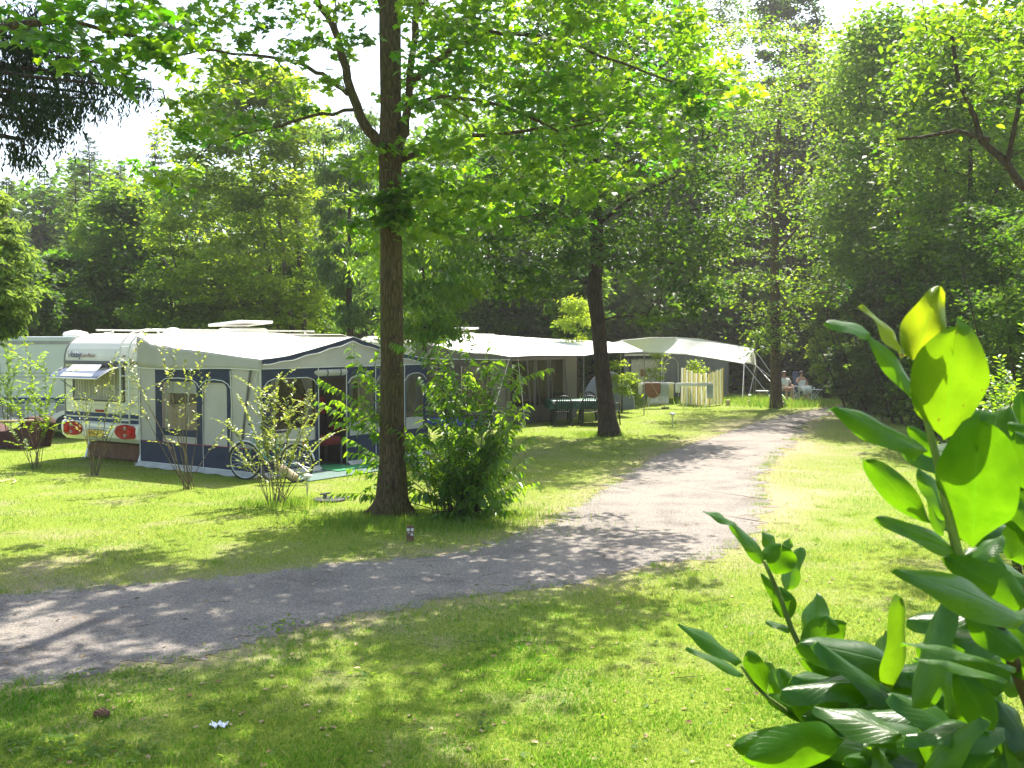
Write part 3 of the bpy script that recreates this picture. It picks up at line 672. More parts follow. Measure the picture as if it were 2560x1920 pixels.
fw = lambda y, z, off: (3.5+off, y, z)          # front wall
# side wall: base fabric up to the eave
def swz(x, z, off=0):
    wv = .012*math.sin(x*5+z*2)+.008*math.sin(x*13-z*4)
    return (x, -off+wv, z)
s = MB()
def side_piece(mb, x0, x1, z0, z1f, nx_=8, nz_=4):
    for i in range(nx_):
        for j in range(nz_):
            xa, xb = x0+(x1-x0)*i/nx_, x0+(x1-x0)*(i+1)/nx_
            q = []
            for x_, j_ in ((xa, j), (xb, j), (xb, j+1), (xa, j+1)):
                zt = z1f(x_); q.append(swz(x_, z0+(zt-z0)*j_/nz_))
            mb.add(q, [(0, 1, 2, 3)])
HX0, HX1, HZ0, HZ1 = .72, 1.75, .78, 1.72
side_piece(s, .02, HX0, .1, lambda x: zs_side(x)-.004); side_piece(s, HX1, 3.5, .1, lambda x: zs_side(x)-.004, 14)
side_piece(s, HX0, HX1, .1, lambda x: HZ0, 6, 2); side_piece(s, HX0, HX1, HZ1, lambda x: zs_side(x)-.004, 6, 3)
s.build('side_wall', M['fab_grey'], A1, smooth=True)
# eave valance (hangs a little proud, folds near the caravan)
q = []
for i in range(61):
    x = 3.5*i/60; zt = zs_side(x)+.004; zb = 1.985-.03*math.exp(-x/.2)*-1+.0*x - .02*math.sin(x*1.8)
    fold = .03*math.exp(-x/.9)
    q.append([(x, -.02-fold*(.5+.5*math.sin(x*26+k*2.0))*(1-k/5)*1.2-.012*k/5*2, zt+(zb-zt)*k/5) for k in range(6)])
MB().grid(q).build('valance', M['fab_grey'], A1, smooth=True, solid=.005)
n_ = MB()
rect(n_, sw, .53, 2.70, 1.72, 1.99, .018); rect(n_, sw, .53, .72, .52, 1.72, .018); rect(n_, sw, 1.75, 1.93, .52, 1.72, .018)
rect(n_, sw, .66, 1.80, .66, .79, .020); rect(n_, sw, 2.60, 2.70, .52, 1.72, .018)
archfill(n_, sw, .72, 1.75, 1.725, .14, .026); archfill(n_, sw, 1.93, 2.60, 1.725, .16, .026)
n_.build('navy_trim', M['navy'], A1)
rect(MB(), sw, .05, 3.47, .10, .52, .016).build('navy_skirt', M['navy'], A1)
p_ = MB()
strip(p_, sw, [(x, 1.975-.02*math.sin(x*1.8)) for x in np.linspace(.03, 3.5, 30)], .009, .045)
strip(p_, sw, [(.68, 1.62), (.72, 1.70), (.85, 1.77), (1.25, 1.79), (1.62, 1.77), (1.77, 1.70), (1.84, 1.62), (1.92, 1.70), (2.05, 1.76), (2.27, 1.78), (2.5, 1.76), (2.64, 1.70), (2.70, 1.63)], .008, .034)
strip(p_, sw, [(1.93, .1), (1.93, 1.66)], .006, .03); strip(p_, sw, [(2.70, .02), (2.68, .6), (2.73, 1.3), (2.70, 1.95)], .008, .03)
strip(p_, sw, [(3.49, .02), (3.49, 2.15)], .009, .02); strip(p_, sw, [(.03, .02), (.03, 2.5)], .010, .02)
strip(p_, sw, [(3.3, 1.0), (3.42, 1.5), (3.38, 1.8), (3.47, 2.1)], .004, .03); strip(p_, sw, [(.05, .1), (1.7, .1), (3.47, .09)], .007, .03)
p_.build('piping', M['piping'], A1)
strip(MB(), sw, [(.05, .525), (3.47, .525)], .007, .03).build('red_piping', M['piping_red'], A1)
q = [[(x, -.03-k*.05-.015*math.sin(x*7+k), .1-k*.045+.01*math.sin(x*11)) for k in range(3)] for x in np.linspace(.0, 3.5, 50)]
MB().grid(q).build('mud_flap', M['mudflap'], A1, smooth=True)
MB().tube([(2.98, -.03, .55), (3.24, -.03, 1.97)], .022, 6).build('frame_pole', M['trim_dark'], A1)
wn = MB(); wn.add([(HX0, .01, HZ0), (HX1, .01, HZ0), (HX1, .01, HZ1), (HX0, .01, HZ1)], [(0, 1, 2, 3)]); wn = wn.build('side_window', M['pvc_clear'], A1)
MB().box((HX0+.04, .05, 1.25), (.04, .01, .9)).box((1.25, .06, 1.60), (1.0, .01, .22)).box((1.42, .05, 1.2), (.03, .01, .75)).build('window_blind', M['curtain'], wn)
# front wall
D0, D1 = 1.44, 2.23
holes = [(.20, 1.36, .86, 1.80), (D0, D1, 0, 1.99), (2.32, 3.06, .86, 1.80), (3.16, 4.0, .86, 1.80), (4.1, 4.7, .86, 1.8)]
f_ = cells(MB(), lambda y, z, o: (3.5+.006*math.sin(y*7+z*3), y, z), [0, 4.84], [.1, .60, .86, 1.99], holes)
for i in range(40):
    ya, yb = 4.84*i/40, 4.84*(i+1)/40
    f_.add([(3.5, ya, 1.99), (3.5, yb, 1.99), (3.5, yb, front_z(yb)), (3.5, ya, front_z(ya))], [(0, 1, 2, 3)])
f_.build('front_wall', M['fab_grey'], A1)
n_ = MB()
rect(n_, fw, 0, 4.84, 1.80, 1.985, .008); 
for a, b_ in ((0, .20), (1.36, D0), (D1, 2.32), (3.06, 3.16), (4.0, 4.1), (4.7, 4.84)): rect(n_, fw, a, b_, .55, 1.80, .008)
for a, b_ in ((.20, 1.36), (2.32, 3.06), (3.16, 4.0), (4.1, 4.7)): archfill(n_, fw, a, b_, 1.81, .13, .012)
n_.build('navy_trim', M['navy'], A1)
n_ = MB(); rect(n_, fw, 0, D0, .10, .60, .012); rect(n_, fw, D1, 4.84, .10, .60, .012); n_.build('navy_skirt', M['navy'], A1)
# scalloped fascia along the gable
q = [[(3.52+.01*k, 4.84*i/60, front_z(4.84*i/60)-.005-.085*k-.012*(k > 0)*math.sin(i*.8)) for k in range(2)] for i in range(61)]
MB().grid(q).build('gable_fascia', M['navy'], A1, solid=.006)
p_ = MB()
p_.tube([(3.545, 4.84*i/60, front_z(4.84*i/60)-.095-.012*math.sin(i*.8)) for i in range(61)], .010, 5)
p_.tube([(3.535, 4.84*i/60, front_z(4.84*i/60)+.004) for i in range(61)], .006, 5)
strip(p_, fw, [(0, 1.995), (4.84, 1.995)], .007, .02)
for a in (D0, D1, 3.11, 4.05): strip(p_, fw, [(a, .05), (a, 2.0)], .008, .02)
strip(p_, fw, [(2.42, 1.98), (2.42, 2.5)], .007, .01)
for a, b_ in ((.03, D0-.03), (D1+.04, 3.09), (3.13, 4.03), (4.07, 4.8)): strip(p_, fw, [(a, 1.66), (a+.1, 1.76), (a+.26, 1.81), (b_-.26, 1.81), (b_-.1, 1.76), (b_, 1.66)], .007, .022)
p_.build('piping', M['piping'], A1)
for a, b_ in ((.0, D0), (D1, 4.84)):
    q = [[(3.52+k*.06+.012*math.sin(y*9+k), y, .1-k*.045) for k in range(3)] for y in np.linspace(a, b_, 24)]
    MB().grid(q).build('mud_flap', M['mudflap'], A1, smooth=True)
for a, b_ in ((.20, 1.36), (2.32, 3.06), (3.16, 4.0), (4.1, 4.7)):
    wv = MB().add([(3.495, a, .86), (3.495, b_, .86), (3.495, b_, 1.80), (3.495, a, 1.80)], [(0, 1, 2, 3)]).build('front_window', M['pvc'], A1)
    for y0, s_ in ((a+.02, 1), (b_-.02, -1)):
        q = []
        for i in range(13):
            u = i/12
            q.append([(3.45+.02*math.sin(u*24), y0+s_*(u*.30*(1-.55*math.sin(min(1, k/6)*math.pi*.9))), 1.82-k*.14) for k in range(7)])
        MB().grid(q).build('curtain', M['curtain'], wv, smooth=True)
# rolled-up door and posts
rl = MB().tube([(3.46, D0-.10, 1.90), (3.47, D0+.02, 1.885), (3.47, D1-.05, 1.885), (3.46, D1+.06, 1.90)], [.06, .08, .08, .05], 12).build('rolled_door', M['fab_grey'], A1, smooth=True)
MB().tube([(3.47, D0+.22, 1.885), (3.47, D0+.26, 1.885)], .085, 12).build('strap', M['trim_dark'], rl); MB().tube([(3.47, D1-.2, 1.885), (3.47, D1-.16, 1.885)], .084, 12).build('strap', M['trim_dark'], rl)
for nm_, y in (('pole', .03), ('pole', 4.8), ('pole', 2.42)):
    MB().tube([(3.44, y, 0), (3.44, y, front_z(y)-.03)], .014, 6).build(nm_, M['alu'], A1)
MB().add([(.05, .05, .012), (3.44, .05, .012), (3.44, 4.8, .012), (.05, 4.8, .012)], [(0, 1, 2, 3)]).build('groundsheet', M['floor_grey'], A1)
MB().add([(.02, 4.84, 0), (3.5, 4.84, 0), (3.5, 4.84, 2.1), (.02, 4.84, 2.6)], [(0, 1, 2, 3)]).build('far_wall', M['fab_grey'], A1)
MB().add([(1.6, .9, 0), (1.6, 4.7, 0), (1.6, 4.7, 2.3), (1.6, .9, 2.3)], [(0, 1, 2, 3)]).add([(1.6, 2.5, 0), (3.4, 2.6, 0), (3.4, 2.6, 2.2), (1.6, 2.5, 2.3)], [(0, 1, 2, 3)]).build('dark_interior_sheet', M['fab_brown'], A1)  # brown sheets added to darken what shows through the open door
# mats in front of the door
def lp1(x, y, z=0):
    m = Matrix.Rotation(UA, 3, 'Z') @ Vector((x, y, z)); return Vector((C1[0]+m.x, C1[1]+m.y, z))
def sheet_world(name, P, mat, z, label, cat, th=.012):
    mb = MB().poly([(p[0], p[1], z) for p in P], (0, 0, th)); return tag(mb.build(name, mat), label, cat)
sheet_world('mat', [lp1(3.62, .25), lp1(4.55, .15), lp1(4.7, 3.9), lp1(3.75, 4.0)], M['mat_grey'], .008, 'grey-green groundsheet mat laid along the front of the near awning', 'mat')
sheet_world('mat', [lp1(3.05, 1.42), lp1(4.1, 1.35), lp1(4.15, 3.0), lp1(3.66, 3.05), lp1(3.66, 2.15), lp1(3.05, 2.15)], M['mat_green'], .024, 'bright green mat on the doorstep of the near awning', 'mat')
# things inside the near awning
def armchair(loc, rz):
    t = empty('armchair', loc, rz, 'red and black padded chair just inside the open awning door', 'chair'); t.scale = (1.2, 1.2, 1.25)
    MB().box((0, 0, .40), (.6, .58, .14)).build('seat', M['red_cloth'], t, bevel=.05)
    MB().box((0, .28, .82), (.62, .14, .95), rx=R(-12)).build('backrest', M['black_cloth'], t, bevel=.06)
    MB().box((0, .19, .95), (.52, .06, .30), rx=R(-12)).box((-.12, .13, .60), (.3, .06, .26), rx=R(-12)).build('cushion', M['red_cloth'], t, bevel=.03)
    for s_ in (-1, 1):
        MB().box((s_*.34, 0, .58), (.08, .55, .08)).build('armrest', M['red_cloth'], t, bevel=.02)
        for y in (-.24, .24): MB().tube([(s_*.3, y, 0), (s_*.3, y, .36)], .02, 6).build('leg', M['trim_dark'], t)
p = lp1(3.0, 1.95); armchair((p.x, p.y, .013), UA+R(75))
p = lp1(1.1, 1.3)
tb = empty('camping_table', (p.x, p.y, .013), UA, 'light camping table standing inside the near awning behind its side window', 'table')
MB().box((0, 0, .72), (1.0, .6, .03)).build('tabletop', M['white_plastic'], tb)
for a in (-1, 1):
    for b_ in (-1, 1): MB().tube([(a*.45, b_*.25, 0), (a*.42, b_*.22, .71)], .013, 6).build('leg', M['alu'], tb)
# ---------------- second awning (tan) with canopy ----------------
A2 = empty('awning', (C2[0], C2[1], 0), UA, 'tan awning with brown tinted windows under a wide white canopy, beyond the shrub', 'awning', 'caravan awnings')
def F2(x, y, z): 
    m = Matrix.Rotation(UA, 3, 'Z') @ Vector((x, y, z)); return Vector((C2[0]+m.x, C2[1]+m.y, z))
def l2(wx, wy):
    d = Vector((wx-C2[0], wy-C2[1], 0)); m = Matrix.Rotation(-UA, 3, 'Z') @ d; return m.x, m.y
yv = [0, 1.2, 3.0, 4.2, 5.6, 6.45, 8.2]
fx = [3.5, 3.75, 4.25, 4.2, 4.4, 4.66, 2.91]; fz = [2.05, 2.08, 2.05, 2.12, 2.13, 2.16, 2.50]
bx = [0, 0, 0, 0, .1, 1.0, 2.4]; bz = [2.62, 2.74, 2.74, 2.72, 2.66, 2.58, 2.48]
q = []
for j in range(41):
    y = 8.2*j/40; x0, x1 = np.interp(y, yv, bx), np.interp(y, yv, fx); z0, z1 = np.interp(y, yv, bz), np.interp(y, yv, fz)
    e_ = min(1, y/.8)
    q.append([(x0+(x1-x0)*i/16, y, (z0+(z1-z0)*i/16)-.04*math.sin(math.pi*i/16)-.16*(1-e_)*math.sin(math.pi*min(1, i/16*1.2))**2) for i in range(17)])
MB().grid(q).build('roof', M['fab_roof'], A2, smooth=True)
s = cells(MB(), lambda x, z, o: (x, .03*math.sin(x*3), z), [0, 3.4], [0, .3, 1.98], [(.35, 1.35, .75, 1.65), (1.75, 2.75, .45, 1.75)])
s.build('side_wall', M['fab_brown'], A2)
MB().poly([(.0, -.01, 1.95), (3.45, -.01, 1.95), (3.45, -.01, 2.04), (1.9, -.01, 2.18), (.6, -.01, 2.36), (0, -.01, 2.55)], (0, .01, 0)).build('side_gable', M['fab_tan'], A2)
pp = MB().tube([(.05, -.03, 1.96), (3.5, -.03, 1.96)], .012, 5).tube([(-.1, .0, 2.58), (.7, -.04, 2.36), (1.5, -.04, 2.22)], .012, 5); pp.build('piping', M['piping'], A2)
MB().box((2.25, -.01, .36), (1.1, .01, .12)).box((2.72, -.012, 1.1), (.02, .01, 1.3)).box((3.1, -.02, 1.0), (.52, .012, 1.9)).build('grey_panel', M['fab_tan'], A2)
for a, b_, c, d in ((.35, 1.35, .75, 1.65), (1.75, 2.75, .45, 1.75)):
    MB().add([(a, .03, c), (b_, .03, c), (b_, .03, d), (a, .03, d)], [(0, 1, 2, 3)]).build('side_window', M['pvc_brown'], A2)
MB().box((.85, .1, 1.2), (1.0, .02, .9)).build('blind', M['fab_cream'], A2)
holes = [(.18, 1.45, .55, 1.92), (1.6, 2.25, .55, 1.92), (2.4, 3.2, .55, 1.92)]
cells(MB(), lambda y, z, o: (3.4, y, z), [0, 4.1], [0, .55, 1.98], holes).build('front_wall', M['fab_tan'], A2)
for a, b_, c, d in holes:
    wv = MB().add([(3.4, a, c), (3.4, b_, c), (3.4, b_, d), (3.4, a, d)], [(0, 1, 2, 3)]).build('front_window', M['pvc_brown'], A2)
q = [[(3.36+.02*math.sin(i*1.1), 2.0+i*.055-.25*k/5*(i/16), 1.9-k*.27) for k in range(6)] for i in range(17)]
MB().grid(q).build('curtain', M['curtain'], A2, smooth=True)
b2 = MB()
for y in (.12, 1.0, 1.52, 2.32, 3.25): b2.tube([(3.45, y+.28, .02), (3.44, y, 1.95)], .022, 6)
b2.build('frame_pole', M['trim_dark'], A2)
MB().box((2.9, 1.2, .62), (.5, 2.2, .10)).build('window_shelf', M['fab_cream'], A2)
MB().add([(0, 4.1, 0), (3.4, 4.1, 0), (3.4, 4.1, 2.0), (0, 4.1, 2.6)], [(0, 1, 2, 3)]).build('far_wall', M['fab_tan'], A2)
MB().add([(.05, .05, .012), (3.4, .05, .012), (3.4, 4.0, .012), (.05, 4.0, .012)], [(0, 1, 2, 3)]).build('groundsheet', M['floor_grey'], A2)
for wx, wy, z in ((2.24, 32.0, 2.05), (3.93, 37.0, 2.50)):
    lx, ly = l2(wx, wy); MB().tube([(lx, ly, 0), (lx, ly, z)], .016, 6).build('canopy_pole', M['pole'], A2)
MB().tube([(3.55, .35, 2.0), (4.1, -.1, 0)], .006, 4).tube([(3.5, 0, 2.03), (3.9, -1.6, .3), (4.0, -1.9, 0)], .005, 4).build('guy_rope', M['piping'], A2)
# ---------------- third awning (blue-grey) with cream canopy ----------------
A3 = empty('awning', (4.2, 38.5, 0), 0, 'blue-grey tent awning under a long white canopy on thin poles, farthest of the awnings', 'awning', 'caravan awnings')
L3 = lambda p: (p[0]-4.2, p[1]-38.5, p[2])
ridge = [(3.93, 37, 2.52), (5.5, 40, 2.64), (6.8, 42, 2.64), (7.9, 43, 2.58), (9.3, 44.2, 2.38), (10.7, 45.3, 2.17)]
eave = [(3.95, 36.95, 2.50), (4.75, 38.9, 2.12), (5.9, 40.5, 2.05), (7.1, 41.8, 1.98), (8.5, 42.7, 1.78), (9.86, 43.5, 1.56)]
back = [(2.6, 38.6, 2.2), (3.6, 41.5, 2.2), (5.2, 44.0, 2.2), (6.8, 45.2, 2.1), (9.2, 46.2, 1.75), (11.05, 46.3, 1.42)]
def interp(P, t):
    t *= len(P)-1; i = min(int(t), len(P)-2); f = t-i; return Vector(P[i])*(1-f)+Vector(P[i+1])*f
q = []
for j in range(41):
    a, b_, c = interp(ridge, j/40), interp(eave, j/40), interp(back, j/40)
    row = [c.lerp(a, i/8) for i in range(8)]+[a.lerp(b_, i/10)-Vector((0, 0, .05*math.sin(math.pi*i/10))) for i in range(11)]
    q.append([L3(v) for v in row])
MB().grid(q).build('roof', M['fab_roof'], A3, smooth=True)
MB().tube([L3(v) for v in ridge], .015, 5).tube([L3(v-Vector((0, 0, .02))) for v in [interp(eave, k/20) for k in range(21)]], .012, 5).build('hem', M['piping'], A3)
for x, y, z in ((4.47, 34.6, 2.13), (7.1, 41.8, 1.98), (9.86, 43.5, 1.56), (10.7, 45.3, 2.17), (11.0, 46.2, 1.42)):
    MB().tube([L3((x, y, 0)), L3((x, y, z))], .018, 6).build('canopy_pole', M['pole'], A3)
gr = MB()
for a, b_ in (((9.86, 43.5, 1.56), (10.9, 42.6, 0)), ((9.86, 43.5, 1.56), (9.5, 42.2, 0)), ((10.7, 45.3, 2.17), (11.9, 43.8, 0)), ((11.0, 46.2, 1.42), (10.1, 43.7, 0)), ((11.0, 46.2, 1.42), (12.6, 45.0, 0)), ((11.0, 46.2, 1.42), (11.7, 43.5, 0))):
    gr.tube([L3(a), L3(b_)], .014, 4)
gr.build('guy_rope', M['piping'], A3)
W0, W1 = Vector((4.55, 41.6, 0)), Vector((9.6, 45.4, 0)); wd = (W1-W0); wl = wd.length; wd.normalize(); wnrm = Vector((wd.y, -wd.x, 0))
w3 = lambda x, z, off: tuple(Vector(L3(W0+wd*x))+wnrm*off+Vector((0, 0, z)))
cells(MB(), lambda x, z, o: w3(x, z, .04*math.sin(x*5)), [0, wl], [0, 1.0, 2.25], [(.35, 2.0, .75, 1.75)]).build('front_wall', M['fab_bluegrey'], A3)
rect(MB(), w3, .3, 2.05, .70, 1.80, -.03).build('front_window', M['curtain'], A3)
b3 = MB(); rect(b3, w3, 0, 2.4, 1.78, 1.9, .05); rect(b3, w3, .25, .35, .1, 1.9, .05); b3.build('navy_trim', M['navy'], A3)
b3 = MB(); strip(b3, w3, [(2.1, .05), (2.1, 1.85)], .03, .06); strip(b3, w3, [(2.2, .1), (2.22, 1.55), (2.45, 1.75), (2.8, 1.80), (3.05, 1.6), (3.1, .1)], .014, .07); strip(b3, w3, [(0, 1.93), (2.6, 1.93)], .03, .06)
b3.build('piping', M['piping'], A3)
MB().box(L3((5.4, 42.1, 1.2)), (.22, .04, .3)).build('window_picture', M['towel_brown'], A3)
# small dome tent behind the leaning tree
def dome_tent():
    t = empty('dome_tent', (3.6, 38.3, 0), R(-20), 'small blue-grey dome tent peeking out behind the leaning tree', 'tent')
    q = [[(1.0*math.cos(2*math.pi*i/16)*math.cos(a), .9*math.sin(2*math.pi*i/16)*math.cos(a), 1.35*math.sin(a)) for a in [math.pi/2*k/8 for k in range(9)]] for i in range(17)]
    MB().grid(q).build('flysheet', M['fab_bluegrey'], t, smooth=True)
    MB().tube([(1.0*math.cos(a), .05, 1.36*math.sin(a)) for a in [math.pi*k/16 for k in range(17)]], .015, 5).build('pole_sleeve', M['piping'], t)
dome_tent()
# storage bag under caravan, blue tub
p = lp1(-1.9, .5); b_ = MB()
b_.poly([lp1(-2.3, .35, .0), lp1(-2.12, .3, .36), lp1(-.2, .3, .36), lp1(-.15, .35, .0)], lp1(0, .9)-lp1(0, 0))
tag(b_.build('storage_bag', M['wood_brown'], None, bevel=.04), 'long rust-brown canvas bag stowed under the rear of the near caravan', 'bag')
bt = MB()
P_ = [F2(-.6, -.9, 0), F2(2.7, -.75, 0), F2(2.75, -.25, 0), F2(-.5, -.35, 0)]
tb_ = MB().poly([(p.x, p.y, .0) for p in P_], (0, 0, .19)).build('plastic_tub', M['blue_plastic'], None, bevel=.05); tag(tb_, 'long low blue plastic tub on the grass before the tan awning', 'tub')
# ---------------- garden table and chairs under the canopy ----------------
def table(loc, rz):
    t = empty('garden_table', loc, rz, 'garden table under a green patterned oilcloth below the white canopy', 'table')
    MB().box((0, 0, .715), (1.75, .95, .03)).build('tabletop', M['green_plastic'], t)
    for a in (-1, 1):
        for c in (-1, 1): MB().tube([(a*.76, c*.38, 0), (a*.72, c*.36, .7)], [.025, .035], 8).build('leg', M['green_plastic'], t)
    return t
T0 = Vector((XY(1445, 31.0), 31.1, 0)); table(T0, R(8))
mb = MB()
def cl(x, y):
    e = max(0, abs(x)-.90)+max(0, abs(y)-.50); return (max(-.93, min(.93, x))+.02*math.sin(y*20)*(abs(x) > .9), max(-.53, min(.53, y))+.025*math.sin(x*16)*(abs(y) > .5), .737-min(.26, e)*1.0)
mb.grid([[cl(-1.16+2.32*i/36, -.76+1.52*j/26) for j in range(27)] for i in range(37)])
o = mb.build('tablecloth', M['oilcloth'], None, smooth=True); o.location = T0; o.rotation_euler = (0, 0, R(8)); tag(o, 'green and white patterned oilcloth draped over the garden table', 'tablecloth')
def chair():
    t = empty('garden_chair', (0, 0, 0), 0); m = M['green_plastic']
    MB().grid([[(-.22+.44*i/6, -.22+.44*j/6, .42-.02*math.sin(math.pi*j/6)-.012*(j == 0)) for j in range(7)] for i in range(7)]).build('seat', m, t, smooth=True, solid=.02)
    bk = MB()
    top = [( .25*math.cos(a), .23+.02, .60+.30*math.sin(a)) for a in [math.pi*k/12 for k in range(13)]]
    bk.tube([(.24, .20, .40)]+[(x, y+.10*(z-.4)/.5, z) for x, y, z in top]+[(-.24, .20, .40)], .02, 6)
    for k in range(-3, 4): bk.tube([(k*.06, .21, .42), (k*.066, .26+.04, .60+.29*math.sqrt(max(0, 1-(k*.066/.25)**2)))], .013, 5)
    bk.build('backrest', m, t, smooth=True)
    for s_ in (-1, 1):
        MB().tube([(s_*.25, .28, .66), (s_*.28, .05, .67), (s_*.28, -.2, .65), (s_*.26, -.25, .6), (s_*.26, -.26, .42)], .02, 6).build('armrest', m, t, smooth=True)
        MB().tube([(s_*.24, -.24, .43), (s_*.27, -.29, 0)], [.028, .02], 6).build('leg', m, t); MB().tube([(s_*.23, .22, .43), (s_*.26, .32, 0)], [.028, .02], 6).build('leg', m, t)
    return t
c0 = chair()
CH = [(-.62, -.78, 185, 'dark green plastic garden chair turned sideways at the left front of the oilcloth table'), (.22, -.80, 172, 'dark green plastic garden chair, back to the path, mid-front of the oilcloth table'),
      (-.35, .85, 5, 'dark green plastic garden chair behind the oilcloth table on its left half'), (.5, .85, -8, 'dark green plastic garden chair behind the oilcloth table next to the leaning tree'), (.78, -.82, 160, 'dark green plastic garden chair nearest the leaning tree, at the table front')]
for i, (x, y, a, lb) in enumerate(CH):
    c = c0 if i == 0 else copy_tree(c0)
    m = Matrix.Rotation(R(8), 3, 'Z') @ Vector((x, y, 0)); c.location = T0+m; c.rotation_euler = (0, 0, R(a)); tag(c, lb, 'chair', 'green plastic garden chairs at the table')
# ---------------- bicycle ----------------
def bicycle():
    fwp = G(613, 1199); rwp = G(742, 1206); d = (rwp-fwp); L = d.length
    t = empty('bicycle', fwp, math.atan2(d.y, d.x), 'teal step-through bicycle with silver mudguards leaning before the near awning', 'bicycle'); r = .325
    def whl(x):
        tt = [(x+r*math.cos(a), 0, r+.01+r*math.sin(a)) for a in [2*math.pi*k/40 for k in range(41)]]
        w_ = MB().tube(tt, .021, 6, False).build('wheel', M['rubber'], t, smooth=True)
        MB().tube([(x+(r-.022)*math.cos(a), 0, r+.01+(r-.022)*math.sin(a)) for a in [2*math.pi*k/40 for k in range(41)]], .011, 5, False).build('rim', M['steel'], w_, smooth=True)
        sp_ = MB()
        for k in range(24):
            a = 2*math.pi*k/24; sp_.tube([(x+.02*math.cos(a+1), .02*(-1)**k, r+.01+.02*math.sin(a+1)), (x+(r-.03)*math.cos(a), 0, r+.01+(r-.03)*math.sin(a))], .0016, 3, False)
        sp_.build('spokes', M['steel'], w_); MB().tube([(x, -.04, r+.01), (x, .04, r+.01)], .02, 8).build('hub', M['steel'], w_)
        MB().tube([(x+(r+.04)*math.cos(a), 0, r+.01+(r+.04)*math.sin(a)) for a in ([R(20+k*8) for k in range(18)] if x < .5 else [R(10+k*9) for k in range(18)])], .018, 6).build('mudguard', M['steel'], t, smooth=True)
    whl(0); whl(L)
    hx, hz = .22, .86
    f = MB()
    f.tube([(hx, 0, hz), (.30, 0, .62), (.42, 0, .42), (L*.56, 0, .28)], .02, 8); f.tube([(hx+.03, 0, hz-.1), (.42, 0, .50), (L*.53, 0, .42)], .016, 8)
    f.tube([(L*.56, 0, .28), (L*.47+.18, 0, .82)], .017, 8); f.tube([(L*.56, 0, .28), (L, .03, r+.01)], .011, 6); f.tube([(L*.6, 0, .66), (L, .03, r+.01)], .009, 6)
    f.tube([(hx, 0, hz+.04), (hx-.04, 0, .66), (0, .03, r+.01)], .014, 6)
    f.build('frame', M['teal'], t, smooth=True)
    MB().tube([(hx, 0, hz), (hx-.01, 0, 1.0)], .013, 6).tube([(hx+.16, -.28, 1.0), (hx+.03, -.26, 1.04), (hx-.02, -.1, 1.02), (hx-.01, 0, 1.0), (hx-.02, .1, 1.02), (hx+.03, .26, 1.04), (hx+.16, .28, 1.0)], .011, 6).build('handlebar', M['steel'], t, smooth=True)
    for s_ in (-1, 1): MB().tube([(hx+.05, s_*.265, 1.035), (hx+.18, s_*.28, .995)], .018, 6).build('grip', M['black'], t)
    MB().poly([(L*.47+.08, -.03, .86), (L*.47+.08, .03, .86), (L*.47+.25, .11, .87), (L*.47+.33, .09, .88), (L*.47+.33, -.09, .88), (L*.47+.25, -.11, .87)], (0, 0, .05)).build('saddle', M['black'], t, bevel=.015)
    MB().tube([(L*.47+.16, 0, .8), (L*.47+.19, 0, .87)], .012, 6).build('seatpost', M['steel'], t)
    MB().box((L-.02, 0, r*2+.1), (.34, .1, .012)).tube([(L+.08, .04, .75), (L, .04, r)], .006, 4).build('luggage_rack', M['steel'], t)
    MB().box((L+.16, 0, r*2+.04), (.04, .06, .05)).build('rear_light', M['red_lens'], t, bevel=.01)
    MB().tube([(hx-.08, 0, .86), (hx-.02, 0, .86)], [.04, .025], 10).build('headlight', M['steel'], t)
    MB().lathe([(.09, -.004), (.09, .004), (.02, .005)], (L*.56, -.05, .28), 20, Matrix.Rotation(R(90), 3, 'X')).tube([(L*.56, -.05, .28), (L*.56+.12, -.08, .16)], .01, 5).box((L*.56+.12, -.13, .15), (.08, .09, .02)).build('crank', M['black'], t)
    MB().tube([(L*.62, .03, .26), (L*.66, .18, .01)], .009, 5).build('kickstand', M['steel'], t)
bicycle()
# ---------------- lamps and small things ----------------
def solar_lamp():
    t = empty('solar_lamp')
    MB().tube([(0, 0, 0), (0, 0, .20)], .012, 8).build('stake', M['steel'], t)
    MB().lathe([(.018, .19), (.03, .21), (.036, .26), (.042, .285)], (0, 0, 0), 14).build('lamp_glass', M['lampglass'], t, smooth=True)
    MB().lathe([(.058, .285), (.066, .295), (.062, .315), (.03, .33), (.005, .334)], (0, 0, 0), 18).build('cap', M['white_plastic'], t, smooth=True)
    return t
s0 = solar_lamp()
LM = [(768, 1241, 1.0, 'small solar garden lamp with white cap on the lawn between bicycle and tree trunk'), (1681, 1067, 1.15, 'small solar garden lamp with white cap alone on the sunny lawn before the laundry racks'),
      (1929, 1018, 1.3, 'white-capped garden lamp standing in long grass right by the trunk near the two people'), (1874, 1006, .9, 'low white-capped garden lamp under the corner of the far canopy')]
for i, (px, py, s_, lb) in enumerate(LM):
    c = s0 if i == 0 else copy_tree(s0); c.location = G(px, py); c.scale = (s_*1.3, s_*1.3, s_*1.1); tag(c, lb, 'lamp', 'solar garden lamps')
t = empty('lawn_sprinkler', G(822, 1251), R(10), 'flat grey lawn sprinkler lying on the grass left of the thick trunk', 'sprinkler')
MB().lathe([(.26, 0), (.27, .02), (.23, .035), (.15, .04), (.1, .035), (.02, .035)], (0, 0, 0), 24).build('base', M['rubber'], t, smooth=True)
MB().tube([(-.06, 0, .03), (-.06, 0, .10)], .03, 8).tube([(-.14, 0, .10), (.03, 0, .12)], .015, 6).build('nozzle', M['trim_dark'], t)
MB().tube([(.2, 0, .04), (.34, .02, .03)], .02, 6).build('hose_connector', M['trim_dark'], t)
t = empty('pitch_marker', G(1026, 1352), R(4), 'small brown marker post with white plates at the foot of the leafy shrub', 'marker post')
MB().box((0, 0, .09), (.092, .05, .20), taper=.96).build('post', M['wood_brown'], t, bevel=.006)
